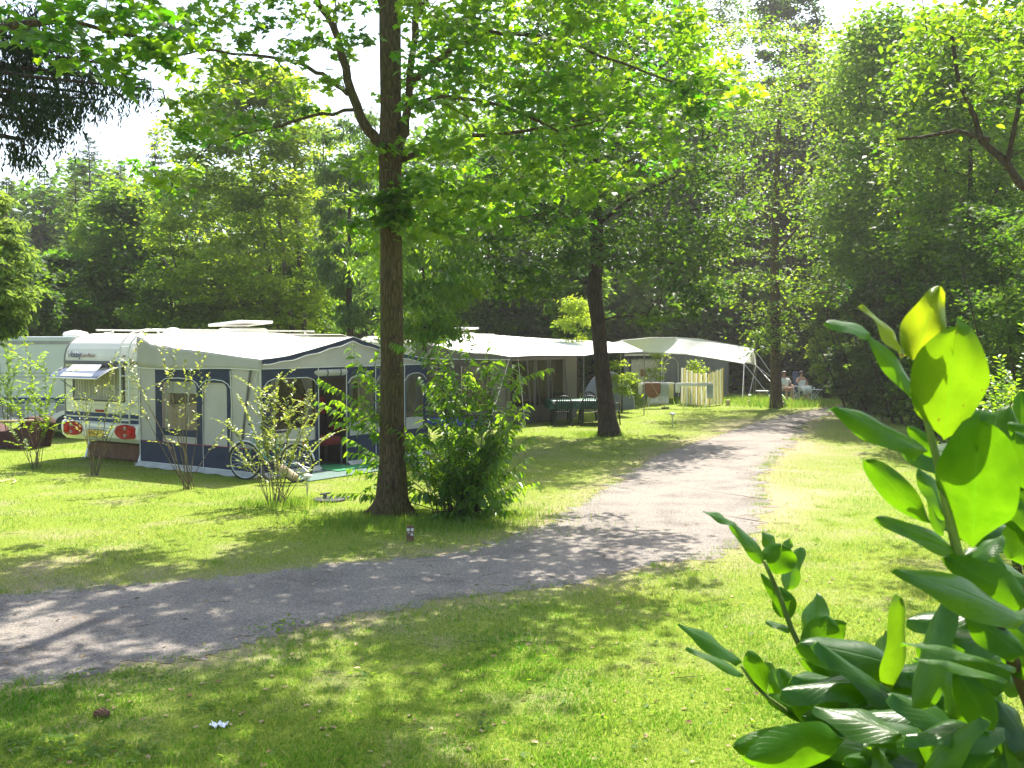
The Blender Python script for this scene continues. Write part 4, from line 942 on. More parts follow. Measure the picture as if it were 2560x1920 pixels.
for x in (-.026, .024): MB().box((x, -.028, .145), (.034, .006, .036)).build('white_plate', M['slat_white'], t)
MB().box((-.022, -.028, .105), (.026, .005, .008)).box((.018, -.028, .102), (.026, .005, .008)).box((.02, -.028, .08), (.036, .005, .014)).build('lettering', M['slat_white'], t)
# crumpled paper, cone
c = G(548, 1818); q = [[(c.x-.055+.11*i/8+.004*math.sin(j*3), c.y-.03+.06*j/6+.006*math.sin(i*2), .018+.012*math.sin(i*1.7+j*1.3)+.006*math.cos(i*3.1)) for j in range(7)] for i in range(9)]
tag(MB().grid(q).build('paper_scrap', M['litter'], None, solid=.002), 'crumpled white paper scrap lying on the foreground lawn', 'litter')
c = G(255, 1795); mb = MB()
for k in range(46):
    a = k*2.4; u = k/46; rr = .026*math.sin(math.pi*(.12+.8*u)); mb.box((c.x-.045+.09*u, c.y+rr*math.cos(a), .03+rr*math.sin(a)), (.022, .014, .014), rx=a, rz=.3)
tag(mb.build('pine_cone', M['cone']), 'brown pine cone lying on the lawn at lower left', 'pine cone')
def stump(px, py, h, r, lb):
    p = G(px, py); tag(MB().lathe([(r*1.1, 0), (r, .05), (r*.95, h), (r*.6, h+.01), (.01, h+.005)], p, 12).build('wood_stump', M['wood_pale'], None, smooth=False), lb, 'stump')
stump(1820, 1014, .22, .09, 'short pale wooden post in the long grass before the far canopy'); stump(1872, 1012, .16, .07, 'lower wooden post in the long grass under the canopy corner, nearest the trunk')
p = G(728, 1205); mb = MB().tube([p+Vector((-.28, .1, .30)), p+Vector((.10, -.05, .07))], .075, 10); tag(mb.build('log', M['wood_pale'], None), 'pale cut log leaning behind the twiggy shrub by the bicycle', 'log')
t = empty('lantern', G(1955, 1019), 0, 'black round lantern standing at the foot of the far tree', 'lantern')
MB().lathe([(.10, 0), (.16, .05), (.17, .14), (.10, .22), (.03, .25)], (0, 0, 0), 16).build('body', M['black'], t, smooth=True); MB().tube([(-.12, 0, .2), (-.06, 0, .32), (.06, 0, .32), (.12, 0, .2)], .01, 5).build('handle', M['black'], t)
P_ = [G(-40, 1212), G(0, 1207), G(20, 1203), G(34, 1201), G(40, 1206), G(30, 1211)]
tag(MB().tube([p+Vector((0, 0, .02)) for p in P_], .014, 8).build('garden_hose', M['slat_yellow'], None, smooth=True), 'end of a yellow garden hose on the lawn at the left edge', 'hose')
# dark red bench-like cradle at the left edge
def bench():
    t = empty('garden_bench', (XY(40, 24.2), 23.7, 0), R(-6), 'dark red boat-shaped bench with high curved ends at the left edge', 'bench')
    s_ = 2560/23.9
    X = lambda px: (px-40)/s_
    top = [(-70, 1068), (-40, 1050), (-22, 1062), (0, 1070), (14, 1079), (30, 1078), (62, 1070), (78, 1058), (86, 1044), (96, 1041), (104, 1046), (112, 1042), (124, 1050), (128, 1060)]
    bot = [(124, 1080), (116, 1105), (113, 1128), (116, 1150), (104, 1153), (84, 1149), (68, 1142), (52, 1128), (38, 1116), (33, 1118), (28, 1132), (24, 1148), (-8, 1152), (-60, 1152), (-72, 1110)]
    zz = lambda py: max(.0, 2.5-(py-853)/s_)
    P = [(X(a), 0, zz(b_)) for a, b_ in top+bot]
    MB().poly(P, (0, .05, 0)).poly([(x, .62, z) for x, y, z in P], (0, .05, 0)).build('end_panel', M['darkred_cloth'], t)
    q = [[(X(a), y, zz(b_)-.01) for y in (.03, .2, .4, .62)] for a, b_ in top]; MB().grid(q).build('seat', M['darkred_cloth'], t, smooth=True, solid=.03)
    MB().tube([(X(24), .3, .03), (X(112), .3, .04)], .014, 6).build('rung', M['wood_brown'], t)
bench()
c = G(0, 1150)
tag(MB().tube([at(-60, 1054, 23.2), at(85, 1051, 23.4)], .022, 7).build('wooden_pole', M['wood_pale'], None, smooth=True), 'thin pale wooden pole lying level across the red bench', 'pole')
tag(MB().tube([at(8, 1026, 25.6), at(34, 1050, 25.4), at(60, 1072, 25.2)], .016, 6).build('white_stick', M['white_plastic'], None), 'thin white stick leaning against the side-on caravan', 'stick')
# ---------------- laundry ----------------
def rack(loc, rz, lb):
    t = empty('drying_rack', loc, rz, lb, 'drying rack', 'laundry racks on the lawn')
    for s_ in (-1, 1): MB().tube([(s_*.35, -.28, 0), (s_*.30, .22, .92)], .010, 5).tube([(s_*.35, .28, 0), (s_*.30, -.22, .92)], .010, 5).build('leg', M['white_plastic'], t)
    b_ = MB()
    for y in (-.25, -.12, 0, .12, .25): b_.tube([(-.62, y, .93), (.62, y, .93)], .006, 4)
    b_.tube([(-.62, -.27, .93), (-.62, .27, .93)], .01, 4).tube([(.62, -.27, .93), (.62, .27, .93)], .01, 4)
    b_.build('rail', M['white_plastic'], t); return t
RL = Vector((XY(1643, 38.2), 38.2, 0)); rack((RL.x, RL.y, 0), R(3), 'white folding drying rack hung with brown and grey towels')
def towel(name, x0, x1, y, ztop, drop, mat, lb, base=RL, rz=3, rnd=0, back=.35, group='laundry hung out to dry'):
    q = []
    m = Matrix.Rotation(R(rz), 3, 'Z')
    for i in range(17):
        u = i/16; x = x0+(x1-x0)*u; dr = drop*(1-rnd*(2*u-1)**2); col = []
        for k in range(9):
            v = k/8; col.append(m @ Vector((x, y-.012-.03*v*abs(math.sin(u*9+v)), ztop+.012-dr*v))+Vector((base[0], base[1], 0)))
        b_ = [m @ Vector((x, y+.02+.02*v, ztop+.012-back*v))+Vector((base[0], base[1], 0)) for v in (1, .6, .2)]
        q.append(b_+col)
    o = MB().grid(q).build(name, mat, None, smooth=True, solid=.008); tag(o, lb, 'towel', group); return o
towel('towel', -.50, .08, -.27, .94, .56, M['towel_brown'], 'round-bottomed brown towel hanging at the front of the left drying rack', rnd=.35)
towel('towel', -.33, .40, -.20, .935, .80, M['towel_grey'], 'long pale grey towel hanging behind the brown one on the left rack')
towel('towel', -.62, .60, 0, .95, .08, M['towel_white'], 'white cloth laid flat along the top of the left drying rack', back=.08)
towel('towel', .42, .60, -.1, .935, .58, M['towel_yellow'], 'narrow cream cloth at the right end of the left drying rack')
towel('towel', -.72, -.58, -.1, .92, .42, M['towel_white'], 'small white cloth hanging off the left end of the left rack')
RR = Vector((XY(1738, 38.2), 38.2, 0)); rack((RR.x, RR.y+.15, 0), R(2), 'white folding drying rack in front of the striped windbreak')
towel('towel', -.72, .62, -.27, .94, .10, M['towel_white'], 'long pale blue-white cloth stretched over the right rack', base=RR, rz=2, back=.12)
towel('towel', -.78, -.62, -.27, .93, .34, M['towel_white'], 'short pale cloth dropping from the left end of the right rack', base=RR, rz=2)
towel('towel', .38, .62, -.27, .93, .56, M['towel_grey'], 'pale grey cloth dropping from the right end of the right rack', base=RR, rz=2)
def windbreak():
    p0, p1, p2, p3 = G(1703, 1003), G(1745, 1001), G(1775, 1003), G(1808, 1001)
    for p, dy in ((p0, 0), (p1, -1.2), (p2, -1.4), (p3, .4)): p.y += dy
    p0.y = 40.3; p1.y = 39.3; p2.y = 39.4; p3.y = 40.4
    for p, px in ((p0, 1703), (p1, 1745), (p2, 1775), (p3, 1808)): p.x = XY(px, p.y)
    t = empty('windbreak', (p0.x, p0.y, 0), 0, 'folded windbreak of white and yellow vertical slats behind the right laundry rack', 'windbreak')
    A_ = MB(); B_ = MB(); k = 0
    for (a, b_, h0, h1) in ((p0, p1, 1.42, 1.20), (p1, p2, 1.20, 1.22), (p2, p3, 1.22, 1.38)):
        n = max(5, int((b_-a).length/.15))
        for i in range(n):
            u = (i+.5)/n; c_ = a.lerp(b_, u)-p0; h = h0+(h1-h0)*u+.03*math.sin(k*2.1); ang = math.atan2((b_-a).y, (b_-a).x)
            (A_ if k % 2 else B_).box((c_.x, c_.y, h/2+.05), ((b_-a).length/n*.74, .012, h), rz=ang, ry=.02*math.sin(k*3)); k += 1
    A_.build('slat_panel', M['slat_yellow'], t); B_.build('white_slats', M['slat_white'], t)
    for p in (p0, p1, p2, p3): MB().tube([p-p0, p-p0+Vector((0, 0, 1.45))], .018, 6).build('stake', M['wood_pale'], t)
windbreak()
p = Vector((XY(1664, 37.6), 37.6, 0))
t = empty('broom', (p.x, p.y, 0), 0, 'broom with dark head leaning on the left drying rack', 'broom')
MB().tube([(0, 0, .05), (-.52, .32, 1.0)], .012, 6).build('handle', M['wood_pale'], t); MB().box((0, 0, .045), (.28, .07, .06), rz=.15).build('head', M['trim_dark'], t)
# parked car far behind the canopy corner
def car():
    t = empty('parked_car', (12.2, 53.5, 0), R(8), 'pale blue car parked in the shade behind the far canopy corner', 'car')
    lo = [(-2.1, .25), (-2.15, .6), (-2.0, .78), (-1.2, .90), (-.9, .92), (1.55, .92), (1.95, .85), (2.1, .6), (2.05, .25)]
    up = [(-1.15, .9), (-.55, 1.35), (-.2, 1.42), (.9, 1.42), (1.3, 1.35), (1.75, .9)]
    def ext(P, y0, y1):
        n = len(P); return MB().add([(x, y0, z) for x, z in P]+[(x, y1, z) for x, z in P], [tuple(range(n)), tuple(range(n, 2*n))[::-1]]+[(i, i+n, (i+1) % n+n, (i+1) % n) for i in range(n)])
    ext(lo, -.82, .82).build('body', M['car_blue'], t, bevel=.08); ext(up, -.68, .68).build('cabin', M['car_blue'], t, bevel=.06)
    MB().poly([(-.95, -.69, .95), (-.5, -.69, 1.3), (.15, -.69, 1.35), (.15, -.69, .95)], (0, -.01, 0)).poly([(.22, -.69, .95), (.22, -.69, 1.35), (1.1, -.69, 1.33), (1.5, -.69, .95)], (0, -.01, 0)).build('side_window', M['trim_dark'], t)
    for x in (-1.35, 1.3):
        for y in (-.78, .78): MB().lathe([(.2, -.1), (.31, -.1), (.31, .1), (.2, .1)], (x, y, .31), 20, Matrix.Rotation(R(90), 3, 'X')).build('wheel', M['rubber'], t, smooth=True)
    MB().box((-2.1, -.55, .62), (.08, .3, .14)).build('headlight', M['clear_lens'], t); MB().box((2.08, -.6, .68), (.06, .25, .14)).build('tail_light', M['red_lens'], t)
car()
# ---------------- people ----------------
def skin_body(name, verts, edges, radii, mat, parent, sub=2, root=0):
    me = bpy.data.meshes.new(name); me.from_pydata(verts, edges, []); o = link(bpy.data.objects.new(name, me))
    sk = o.modifiers.new('skin', 'SKIN'); sk.use_smooth_shade = True
    for i, r in enumerate(radii):
        me.skin_vertices[0].data[i].radius = (r, r) if not isinstance(r, tuple) else r
        me.skin_vertices[0].data[i].use_root = (i == root)
    ss = o.modifiers.new('sub', 'SUBSURF'); ss.levels = sub; ss.render_levels = sub
    bpy.context.view_layer.update()
    m2 = bpy.data.meshes.new_from_object(o.evaluated_get(bpy.context.evaluated_depsgraph_get()))
    bpy.data.objects.remove(o); m2.materials.clear(); m2.materials.append(mat)
    m2.polygons.foreach_set('use_smooth', [True]*len(m2.polygons))
    o = link(bpy.data.objects.new(name, m2)); o.parent = parent; return o
def person(loc, rz, label, pose):
    """seated; local -Y is forward, origin on the ground under the hips"""
    t = empty('person', loc, rz, label, 'person', 'people sitting in reclining chairs')
    V = []; E = []; RR_ = []
    def add(p, r, par=None):
        V.append(p); RR_.append(r)
        if par is not None: E.append((par, len(V)-1))
        return len(V)-1
    hip = add((0, .0, .50), .13); ab = add((0, .06, .64), .115, hip); ch = add((0, .13, .82), (.15, .12), ab); sh = add((0, .17, .97), (.10, .09), ch); nk = add((0, .18, 1.05), .05, sh)
    hd0 = add((0, .16, 1.11), .07, nk); hd1 = add((0, .145, 1.19), .088, hd0); hd2 = add((0, .155, 1.27), .06, hd1)
    for s in (-1, 1):
        a = add((s*.10, -.05, .50), .095, hip); k = add(pose['knee'][s], .062, a); an = add(pose['ankle'][s], .040, k)
        he = add((pose['ankle'][s][0], pose['ankle'][s][1]-.08, pose['ankle'][s][2]-.05), .032, an); add((pose['ankle'][s][0], pose['ankle'][s][1]-.17, pose['ankle'][s][2]-.065), .022, he)
        s0 = add((s*.17, .17, .96), .06, sh); el = add(pose['elbow'][s], .040, s0); wr = add(pose['wrist'][s], .026, el)
        w_ = Vector(pose['wrist'][s]); d = (w_-Vector(pose['elbow'][s])).normalized(); side = d.cross(Vector((0, 0, 1))).normalized()
        pm_ = w_+d*.06; pi = add(tuple(pm_), (.034, .018), wr)
        for f in range(4):
            o_ = side*(.024-.016*f); L_ = (.034, .040, .037, .028)[f]
            a1 = add(tuple(pm_+o_+d*.028), .0085, pi); a2 = add(tuple(pm_+o_+d*(.028+L_)+Vector((0, 0, -.010))), .0075, a1); add(tuple(pm_+o_*.9+d*(.028+L_*1.6)+Vector((0, 0, -.026))), .0065, a2)
        b1 = add(tuple(w_+d*.03+side*.035), .0095, pi); add(tuple(w_+d*.065+side*.055), .0075, b1)
    body = skin_body('body', V, E, RR_, M['skin'], t)
    # face
    h = Vector((0, .145, 1.18))
    f = MB(); f.lathe([(.014, 0), (.012, .012), (.004, .018)], (0, .062, 1.175), 8, Matrix.Rotation(R(90), 3, 'X')).build('nose', M['skin'], t, smooth=True)
    e = MB()
    for s in (-1, 1): e.lathe([(.010, 0), (.007, .005), (.001, .007)], (s*.032, .066, 1.197), 8, Matrix.Rotation(R(90), 3, 'X'))
    e.build('eyes', M['black'], t); MB().box((0, .072, 1.138), (.042, .01, .009)).build('mouth', M['red_lens'], t, bevel=.003)
    for s in (-1, 1): MB().lathe([(.012, -.008), (.022, 0), (.012, .008)], (s*.09, .15, 1.175), 10, Matrix.Rotation(R(90), 3, 'Y')).build('ear', M['skin'], t, smooth=True)
    # hair cap with a little noise
    q = []; rg = np.random.default_rng(5)
    for i in range(25):
        a = 2*math.pi*i/24; row = []
        back = .5-.5*math.sin(a+math.pi)   # 1 at the back
        low = -.05-pose['hair']*(.5-.5*math.cos(a-math.pi/2+math.pi)) if True else 0
        for k in range(9):
            u = k/8; el_ = R(90)*(1-u)
            fr = math.sin(a)   # +1 back (+Y), -1 front
            zmin = .055 if fr < -.55 else (-.02-pose['hair']*(.5+.5*fr))
            rr = .108+.006*math.sin(a*7+k*1.3); z = .115*math.cos(u*math.pi/2*1.05)
            z = z*(1-u)+ (zmin)*u if u > .5 else .112*math.cos(u*1.45)
            r2 = rr*min(1, math.sin(min(1, u*1.6)*math.pi/2)+.02)
            row.append((r2*math.cos(a), .155+r2*1.05*fr, 1.185+z))
        q.append(row)
    MB().grid(q).build('hair', M['hair'], t, smooth=True, solid=.012)
    # dress / top over torso and thighs
    d = MB(); rows = []
    for (cx, cy_, cz, rx, ry) in pose['dress']:
        rows.append([(cx+rx*math.cos(2*math.pi*i/24)*(1+.05*math.sin(i*2.1+cz*9)), cy_+ry*math.sin(2*math.pi*i/24), cz+.012*math.sin(i*1.7)) for i in range(25)])
    d.grid(rows).build('dress', M['dress_white'], t, smooth=True, solid=.01)
    for s in (-1, 1):
        if pose['skirt']:
            k = Vector(pose['knee'][s]); MB().tube([(s*.09, .04, .53), (s*.11, -.12, .55), k.lerp(Vector((s*.1, -.05, .52)), .25)+Vector((0, 0, .02)), k+Vector((0, -.03, -.04)), k+Vector((0, .0, -.22))], [.14, .135, .115, .095, .10], 12).build('skirt', M['dress_white'], t, smooth=True)
        if pose['sleeve']:
            a = Vector((s*.16, .17, .97)); e_ = Vector(pose['elbow'][s]); MB().tube([a, a.lerp(e_, .35), a.lerp(e_, .75)], [.075, .078, .085], 12).build('sleeve', M['dress_white'], t, smooth=True)
    return t
def recliner(loc, rz, label):
    t = empty('reclining_chair', loc, rz, label, 'chair', 'reclining camping chairs')
    MB().box((0, -.02, .40), (.52, .50, .05)).build('seat', M['chair_blue'], t, bevel=.02)
    MB().box((0, .36, .82), (.50, .07, .88), rx=R(-16)).box((0, .46, 1.19), (.40, .10, .16), rx=R(-16)).build('backrest', M['chair_blue'], t, bevel=.04)
    for s in (-1, 1):
        MB().box((s*.30, .02, .655), (.07, .50, .035)).build('armrest', M['white_plastic'], t, bevel=.012)
        MB().tube([(s*.29, -.24, 0), (s*.29, -.20, .64)], .022, 6).build('front_leg', M['white_plastic'], t); MB().tube([(s*.28, .45, 0), (s*.28, -.15, .42)], .014, 6).tube([(s*.28, -.25, .02), (s*.28, .38, .62)], .014, 6).build('rear_leg', M['white_plastic'], t)
    MB().tube([(-.29, -.24, .04), (.29, -.24, .04)], .014, 6).build('crossbar', M['white_plastic'], t)
    return t
S_ = .96
PA = G(1963, 1004); PB = G(2007, 1003)
poseA = dict(knee={-1: (-.10, -.40, .62), 1: (.12, -.38, .60)}, ankle={-1: (-.13, -.46, .14), 1: (.14, -.46, .12)}, elbow={-1: (-.27, .05, .72), 1: (.27, .03, .72)}, wrist={-1: (-.10, -.16, .70), 1: (.28, -.20, .68)}, hair=.13,
             dress=[(0, .17, 1.0, .09, .07), (0, .165, .985, .17, .11), (0, .14, .86, .185, .145), (0, .09, .70, .165, .14), (0, .03, .56, .20, .18), (0, -.02, .48, .21, .2)], skirt=False, sleeve=True)
poseB = dict(knee={-1: (-.13, -.40, .52), 1: (.05, -.42, .58)}, ankle={-1: (-.14, -.44, .12), 1: (-.06, -.50, .14)}, elbow={-1: (-.28, .02, .80), 1: (.27, .06, .74)}, wrist={-1: (-.12, -.10, .98), 1: (.06, -.16, .70)}, hair=.06,
             dress=[(0, .13, .90, .155, .12), (0, .12, .82, .165, .14), (0, .08, .70, .15, .13), (0, .03, .56, .20, .17), (0, -.04, .48, .22, .22)], skirt=True, sleeve=False)
for P_, rz, pose, lb, cl_ in ((PA, 8, poseA, 'person with dark shoulder-length hair in a white short-sleeved dress, half hidden by the far trunk', 'reclining camping chair with blue-grey padded back right beside the far trunk'),
                         (PB, 14, poseB, 'person with dark hair in strapless white top and long white skirt, hand near the mouth', 'reclining camping chair with blue-grey padded back next to the folding side table')):
    a = person((P_.x, P_.y, .01), R(rz), lb, pose); a.scale = (S_, S_, S_)
    b = recliner((P_.x, P_.y+.02, 0), R(rz), cl_); b.scale = (S_, S_, S_)
# side table and bits
TP = G(2036, 1001)
t = empty('side_table', (TP.x, TP.y, 0), R(5), 'small white folding side table at the right of the seated people', 'table')
MB().box((0, 0, .46), (.55, .42, .03)).build('tabletop', M['white_plastic'], t, bevel=.008)
for s in (-1, 1): MB().tube([(-.2, s*.17, .45), (.2, s*.17, 0)], .011, 5).build('leg', M['white_plastic'], t); MB().tube([(.2, s*.15, .45), (-.16, s*.15, 0)], .011, 5).build('leg', M['white_plastic'], t)
tag(MB().lathe([(.03, 0), (.04, .09), (.036, .09), (.02, .01)], (TP.x-.02, TP.y, .476), 12).build('cup', M['white_plastic'], None, smooth=True), 'white cup on the folding side table', 'cup')
tag(MB().box((TP.x-.85, TP.y-.25, .10), (.32, .22, .2)).build('cool_box', M['chair_blue'], None, bevel=.03), 'small blue cool box on the grass beneath the side table edge', 'cool box')
TP = G(1914, 1003)
t = empty('side_table', (TP.x, TP.y+.6, 0), 0, 'small white folding stool table left of the far trunk', 'table')
MB().box((0, 0, .40), (.5, .4, .03)).build('tabletop', M['white_plastic'], t)
for s in (-1, 1): MB().tube([(-.18, s*.16, .39), (.18, s*.16, 0)], .011, 5).build('leg', M['wood_pale'], t); MB().tube([(.18, s*.14, .39), (-.16, s*.14, 0)], .011, 5).build('leg', M['wood_pale'], t)
# ---------------- trees ----------------
def grow(mb, nodes, targets, r0, sides=5, sag=.12, rg=RNG, rmin=.006):
    """connect targets to the closest point of the limb skeleton with thin curved branches"""
    N = [Vector(n) for n in nodes]
    T = sorted([Vector(t) for t in targets], key=lambda t: min((t-n).length for n in N[:40]))
    arr = np.array([tuple(n) for n in N])
    for t in T:
        tv = np.array(tuple(t)); d = np.linalg.norm(arr-tv, axis=1) + np.maximum(0, arr[:, 2]-tv[2])*.8
        i = int(np.argmin(d)); a = Vector(arr[i]); L = (t-a).length
        if L < .05: continue
        m1 = a.lerp(t, .5)+Vector((rg.normal(0, .06*L), rg.normal(0, .06*L), -sag*L*.5+.12*L))
        P = [a, a.lerp(m1, .6), m1, m1.lerp(t, .55)+Vector((0, 0, .02*L)), t]
        rr = max(rmin, r0*min(1, L/1.6)); mb.tube(P, [rr, rr*.8, rr*.65, rr*.45, rr*.25], sides, False)
        arr = np.vstack([arr, [tuple(P[1]), tuple(P[2]), tuple(P[3]), tuple(t)]])
    return mb
def foliage(name, parent, C, rad, per, size, mat, shape, flat=.5, zb=-.25, tilt=.55, tint0=.45, tints=.2, rg=RNG, origin=(0, 0, 0), sz_var=.3, horiz=None):
    pos, ci = clouds(C, rad, per, flat, rg); n = len(pos)
    ct = rg.normal(0, tints, len(C)); t = np.clip(tint0+ct[ci]+rg.normal(0, .14, n), 0, 1)
    ad = rdirs(n, zb, .35, rg)
    if horiz is not None:                                   # leaves point away from the stem
        o = pos-np.array(horiz); o[:, 2] = 0; ad = nrm(ad+.8*nrm(o))
    return leafmesh(name, mat, parent, pos-np.array(origin), ad, rnors(n, tilt, rg), size*rg.uniform(1-sz_var, 1+sz_var, n), t, shape)
GRP = 'woodland trees round the campsite'
def tree(px, D, top, bot, halfw, mat, label, ncl=90, per=60, size=.2, prof='round', bark='bark_dark', tr=.14, seed=1, shape=OVAL, cr=None, flat=.5, zb=-.3, tilt=.55, dx=0, name='tree', cat='tree', tint0=.45, tints=.2, deep=1.0, stems=1, group=GRP, trunkpx=None, bz=0, hollow=.35):
    """top/bot: picture rows of crown top and bottom at depth D, halfw in picture columns"""
    rg = np.random.default_rng(seed); s = D/FPX
    x0 = XY(px, D); zt = at(px, top, D).z; zb_ = max(.15, at(px, bot, D).z); rx = halfw*s
    tx_ = XY(trunkpx, D) if trunkpx else x0
    per = int(per*1.55); size *= 1.18; t = empty(name, (tx_, D, bz), 0, label, cat, group)
    base = np.array([tx_, D, bz]); H = zt-zb_
    C = []; rad = []; cr = cr or rx*.30
    P = {'round': lambda u: (math.sin(math.pi*min(1, max(0, (u*.92+.06)))))**.55, 'cone': lambda u: (1-u)**.85*.95+.05, 'oval': lambda u: (math.sin(math.pi*min(1, u*.85+.1)))**.7,
         'top': lambda u: .45+.55*math.sin(math.pi*min(1, u*.7+.22)), 'column': lambda u: .75+.25*math.sin(math.pi*u)}[prof]
    for i in range(ncl):
        u = rg.uniform(0, 1)**(1.15 if prof == 'cone' else .95); a = rg.uniform(0, 2*math.pi); rr = rx*P(u)*math.sqrt(rg.uniform(hollow**2, 1))*rg.uniform(.8, 1.12)
        C.append((x0+rr*math.cos(a), D+rr*math.sin(a)*deep, zb_+H*u)); rad.append(cr*rg.uniform(.65, 1.3))
    C = np.array(C); mb = MB(); nodes = []
    for k in range(stems):
        off = (k-(stems-1)/2)*.25 if stems > 1 else 0; lean = off*2.2+(x0-tx_)*.7
        Hn = zb_+H*(.78 if prof != 'cone' else .97)-bz; pts = []
        for i in range(9):
            u = i/8; pts.append(Vector((off+lean*u+rg.normal(0, .03)*Hn*.12*u, rg.normal(0, .02)*Hn*.1*u, Hn*u)))
        mb.tube(pts, [tr*(1.35 if i == 0 else 1-.8*i/8) for i in range(9)], 8)
        nodes += [tuple(pts[i].lerp(pts[i+1], f)) for i in range(2, 8) for f in (0, .33, .66)]
    tg = C[rg.permutation(len(C))[:min(len(C), 60)]]-base
    grow(mb, nodes, tg, tr*.35, 4, rg=rg)
    mb.build('trunk', M[bark], t, smooth=True)
    foliage('crown', t, C, np.array(rad), per, size, M[mat], shape, flat, zb, tilt, tint0, tints, rg, base)
    return t
def conifer(px, D, top, bot, halfw, mat, label, seed=1, tr=.16, per=110, size=.30, tiers=42, group=GRP, droop=.25, name='conifer', tint0=.45):
    rg = np.random.default_rng(seed); s = D/FPX; x0 = XY(px, D); zt = at(px, top, D).z; zb_ = max(.3, at(px, bot, D).z); rx = halfw*s
    t = empty(name, (x0, D, 0), 0, label, 'tree', group); mb = MB(); mb.tube([(0, 0, 0), (0, 0, zt*.5), (0, 0, zt)], [tr, tr*.6, .015], 7)
    P = []; A = []; 
    for k in range(tiers):
        u = (k+rg.uniform(0, .8))/tiers; z = zb_+(zt-zb_)*u; nb = 7
        for b_ in range(nb):
            a = rg.uniform(0, 2*math.pi); L = rx*((1-u)**.8)*rg.uniform(.7, 1.12)+.15; d = Vector((math.cos(a), math.sin(a), 0)); dr = droop*L*(1.1-u)
            e = Vector((0, 0, z))+d*L+Vector((0, 0, -dr+.25*L*u)); mb.tube([(0, 0, z), tuple(e)], [.02, .006], 3, False)
            n = max(6, int(per*L/rx)); f = rg.uniform(.12, 1.03, n); pp = np.array([0, 0, z])+np.outer(f, np.array(e)-np.array([0, 0, z]))
            side = np.array([-d.y, d.x, 0]); w_ = rg.normal(0, .18, n)*L*(1.1-f); pp = pp+w_[:, None]*side; pp[:, 2] += -np.abs(w_)*.25+rg.normal(0, .05, n)
            P.append(pp); A.append(np.array(d)*rg.uniform(.3, 1, (n, 1))+side*np.sign(w_)[:, None]*.7+np.c_[np.zeros(n), np.zeros(n), rg.normal(-.35, .25, n)])
    mb.build('trunk', M['bark_dark'], t, smooth=True)
    P = np.vstack(P); A = np.vstack(A); n = len(P)
    leafmesh('crown', M[mat], t, P, A, rnors(n, .5, rg), size*rg.uniform(.5, 1.3, n)*(1.15-.65*np.clip((P[:, 2]-zb_)/(zt-zb_), 0, 1)), np.clip(rg.normal(tint0, .2, n), 0, 1), (NEEDLE[0]*np.array([1, 1.6, 1]), NEEDLE[1]))
    return t
# far woodland: one mass
rg = np.random.default_rng(3); C = []; rad = []
def skyz(px):
    return np.interp(px, [-300, 0, 110, 180, 240, 330, 420, 520, 640, 800, 1000, 1400, 1700, 1900, 2100, 2600, 2900], [520, 500, 470, 420, 400, 470, 430, 430, 460, 430, 350, 250, 260, 230, 160, 90, 90])
for i in range(2700):
    D = rg.uniform(56, 74); px = rg.uniform(-300, 2880); s = D/FPX; zt = at(px, skyz(px), D).z; z = zt*rg.uniform(0.02, 1)**.85
    C.append((XY(px, D), D, z)); rad.append(rg.uniform(.9, 1.9))
for i in range(1100):
    D = rg.uniform(49, 55); px = rg.uniform(-200, 2800); C.append((XY(px, D), D, rg.uniform(.1, 5.5))); rad.append(rg.uniform(.7, 1.4))
far = foliage('far_woodland', None, np.array(C), np.array(rad), 70, .42, M['wood'], OVAL, .7, -.2, .6, .4, .25, rg); tag(far, 'distant dark green woodland closing the view behind all the single trees', 'woodland', kind='stuff')
st = MB()
for i in range(240):
    D = rg.uniform(50, 72); px = rg.uniform(-200, 2800); x = XY(px, D); h = at(px, skyz(px), D).z*.8; st.tube([(x, D, 0), (x+rg.normal(0, .3), D, h)], [rg.uniform(.06, .16), .03], 5, False)
o = st.build('far_trunks', M['bark_dark'], None); tag(o, 'mass of thin dark trunks deep in the distant woodland', 'woodland trunks', kind='stuff')
# left background
conifer(232, 56, 335, 840, 120, 'spruce', 'tall dark spruce with the highest tip left of the golden tree', 21, tint0=.5)
conifer(120, 58, 425, 840, 110, 'spruce', 'blue-green spruce left of the tallest one, with a blunt tip', 22, tint0=.6)
conifer(310, 60, 400, 840, 90, 'spruce', 'dark spruce just right of the tallest spruce', 23)
conifer(395, 57, 330, 840, 80, 'spruce', 'dark spruce partly covered by the golden tree', 24)
conifer(25, 52, 440, 840, 100, 'spruce', 'dark spruce at the left picture edge', 25, tint0=.35)
conifer(196, 40, 445, 830, 100, 'larch', 'pale grey-green young fir with feathery pointed top', 26, tint0=.6, per=60, size=.2)
tree(310, 38, 470, 850, 120, 'midgreen', 'fresh green bushy tree right of the pale young fir', 190, 90, .15, 'round', seed=31, tint0=.5)
tree(150, 36, 640, 880, 110, 'midgreen', 'low dark bushy tree behind the side-on caravan', 90, 90, .15, 'round', seed=32, tint0=.3)
tree(430, 36, 650, 880, 110, 'midgreen', 'light green bush tree behind the near caravan roof', 90, 80, .14, 'round', seed=33, tint0=.7)
tree(50, 33, 620, 900, 90, 'oakdark', 'dark bush at the far left behind the side-on caravan', 60, 80, .15, 'round', seed=34)
tree(640, 35, 170, 840, 265, 'gold', 'big golden-green tree with layered branches and several stems, behind the near caravan', 400, 85, .145, 'round', 'bark_grey', .13, 35, cr=.66, flat=.32, tilt=.4, stems=3, trunkpx=755, tint0=.5, tints=.22)
tree(560, 37, 680, 860, 110, 'gold', 'low golden-green bush below the big golden tree', 70, 80, .13, 'round', seed=36, tint0=.45)
tree(760, 38, 620, 870, 110, 'beech', 'green bush under the right side of the big golden tree', 70, 80, .13, 'round', seed=37)
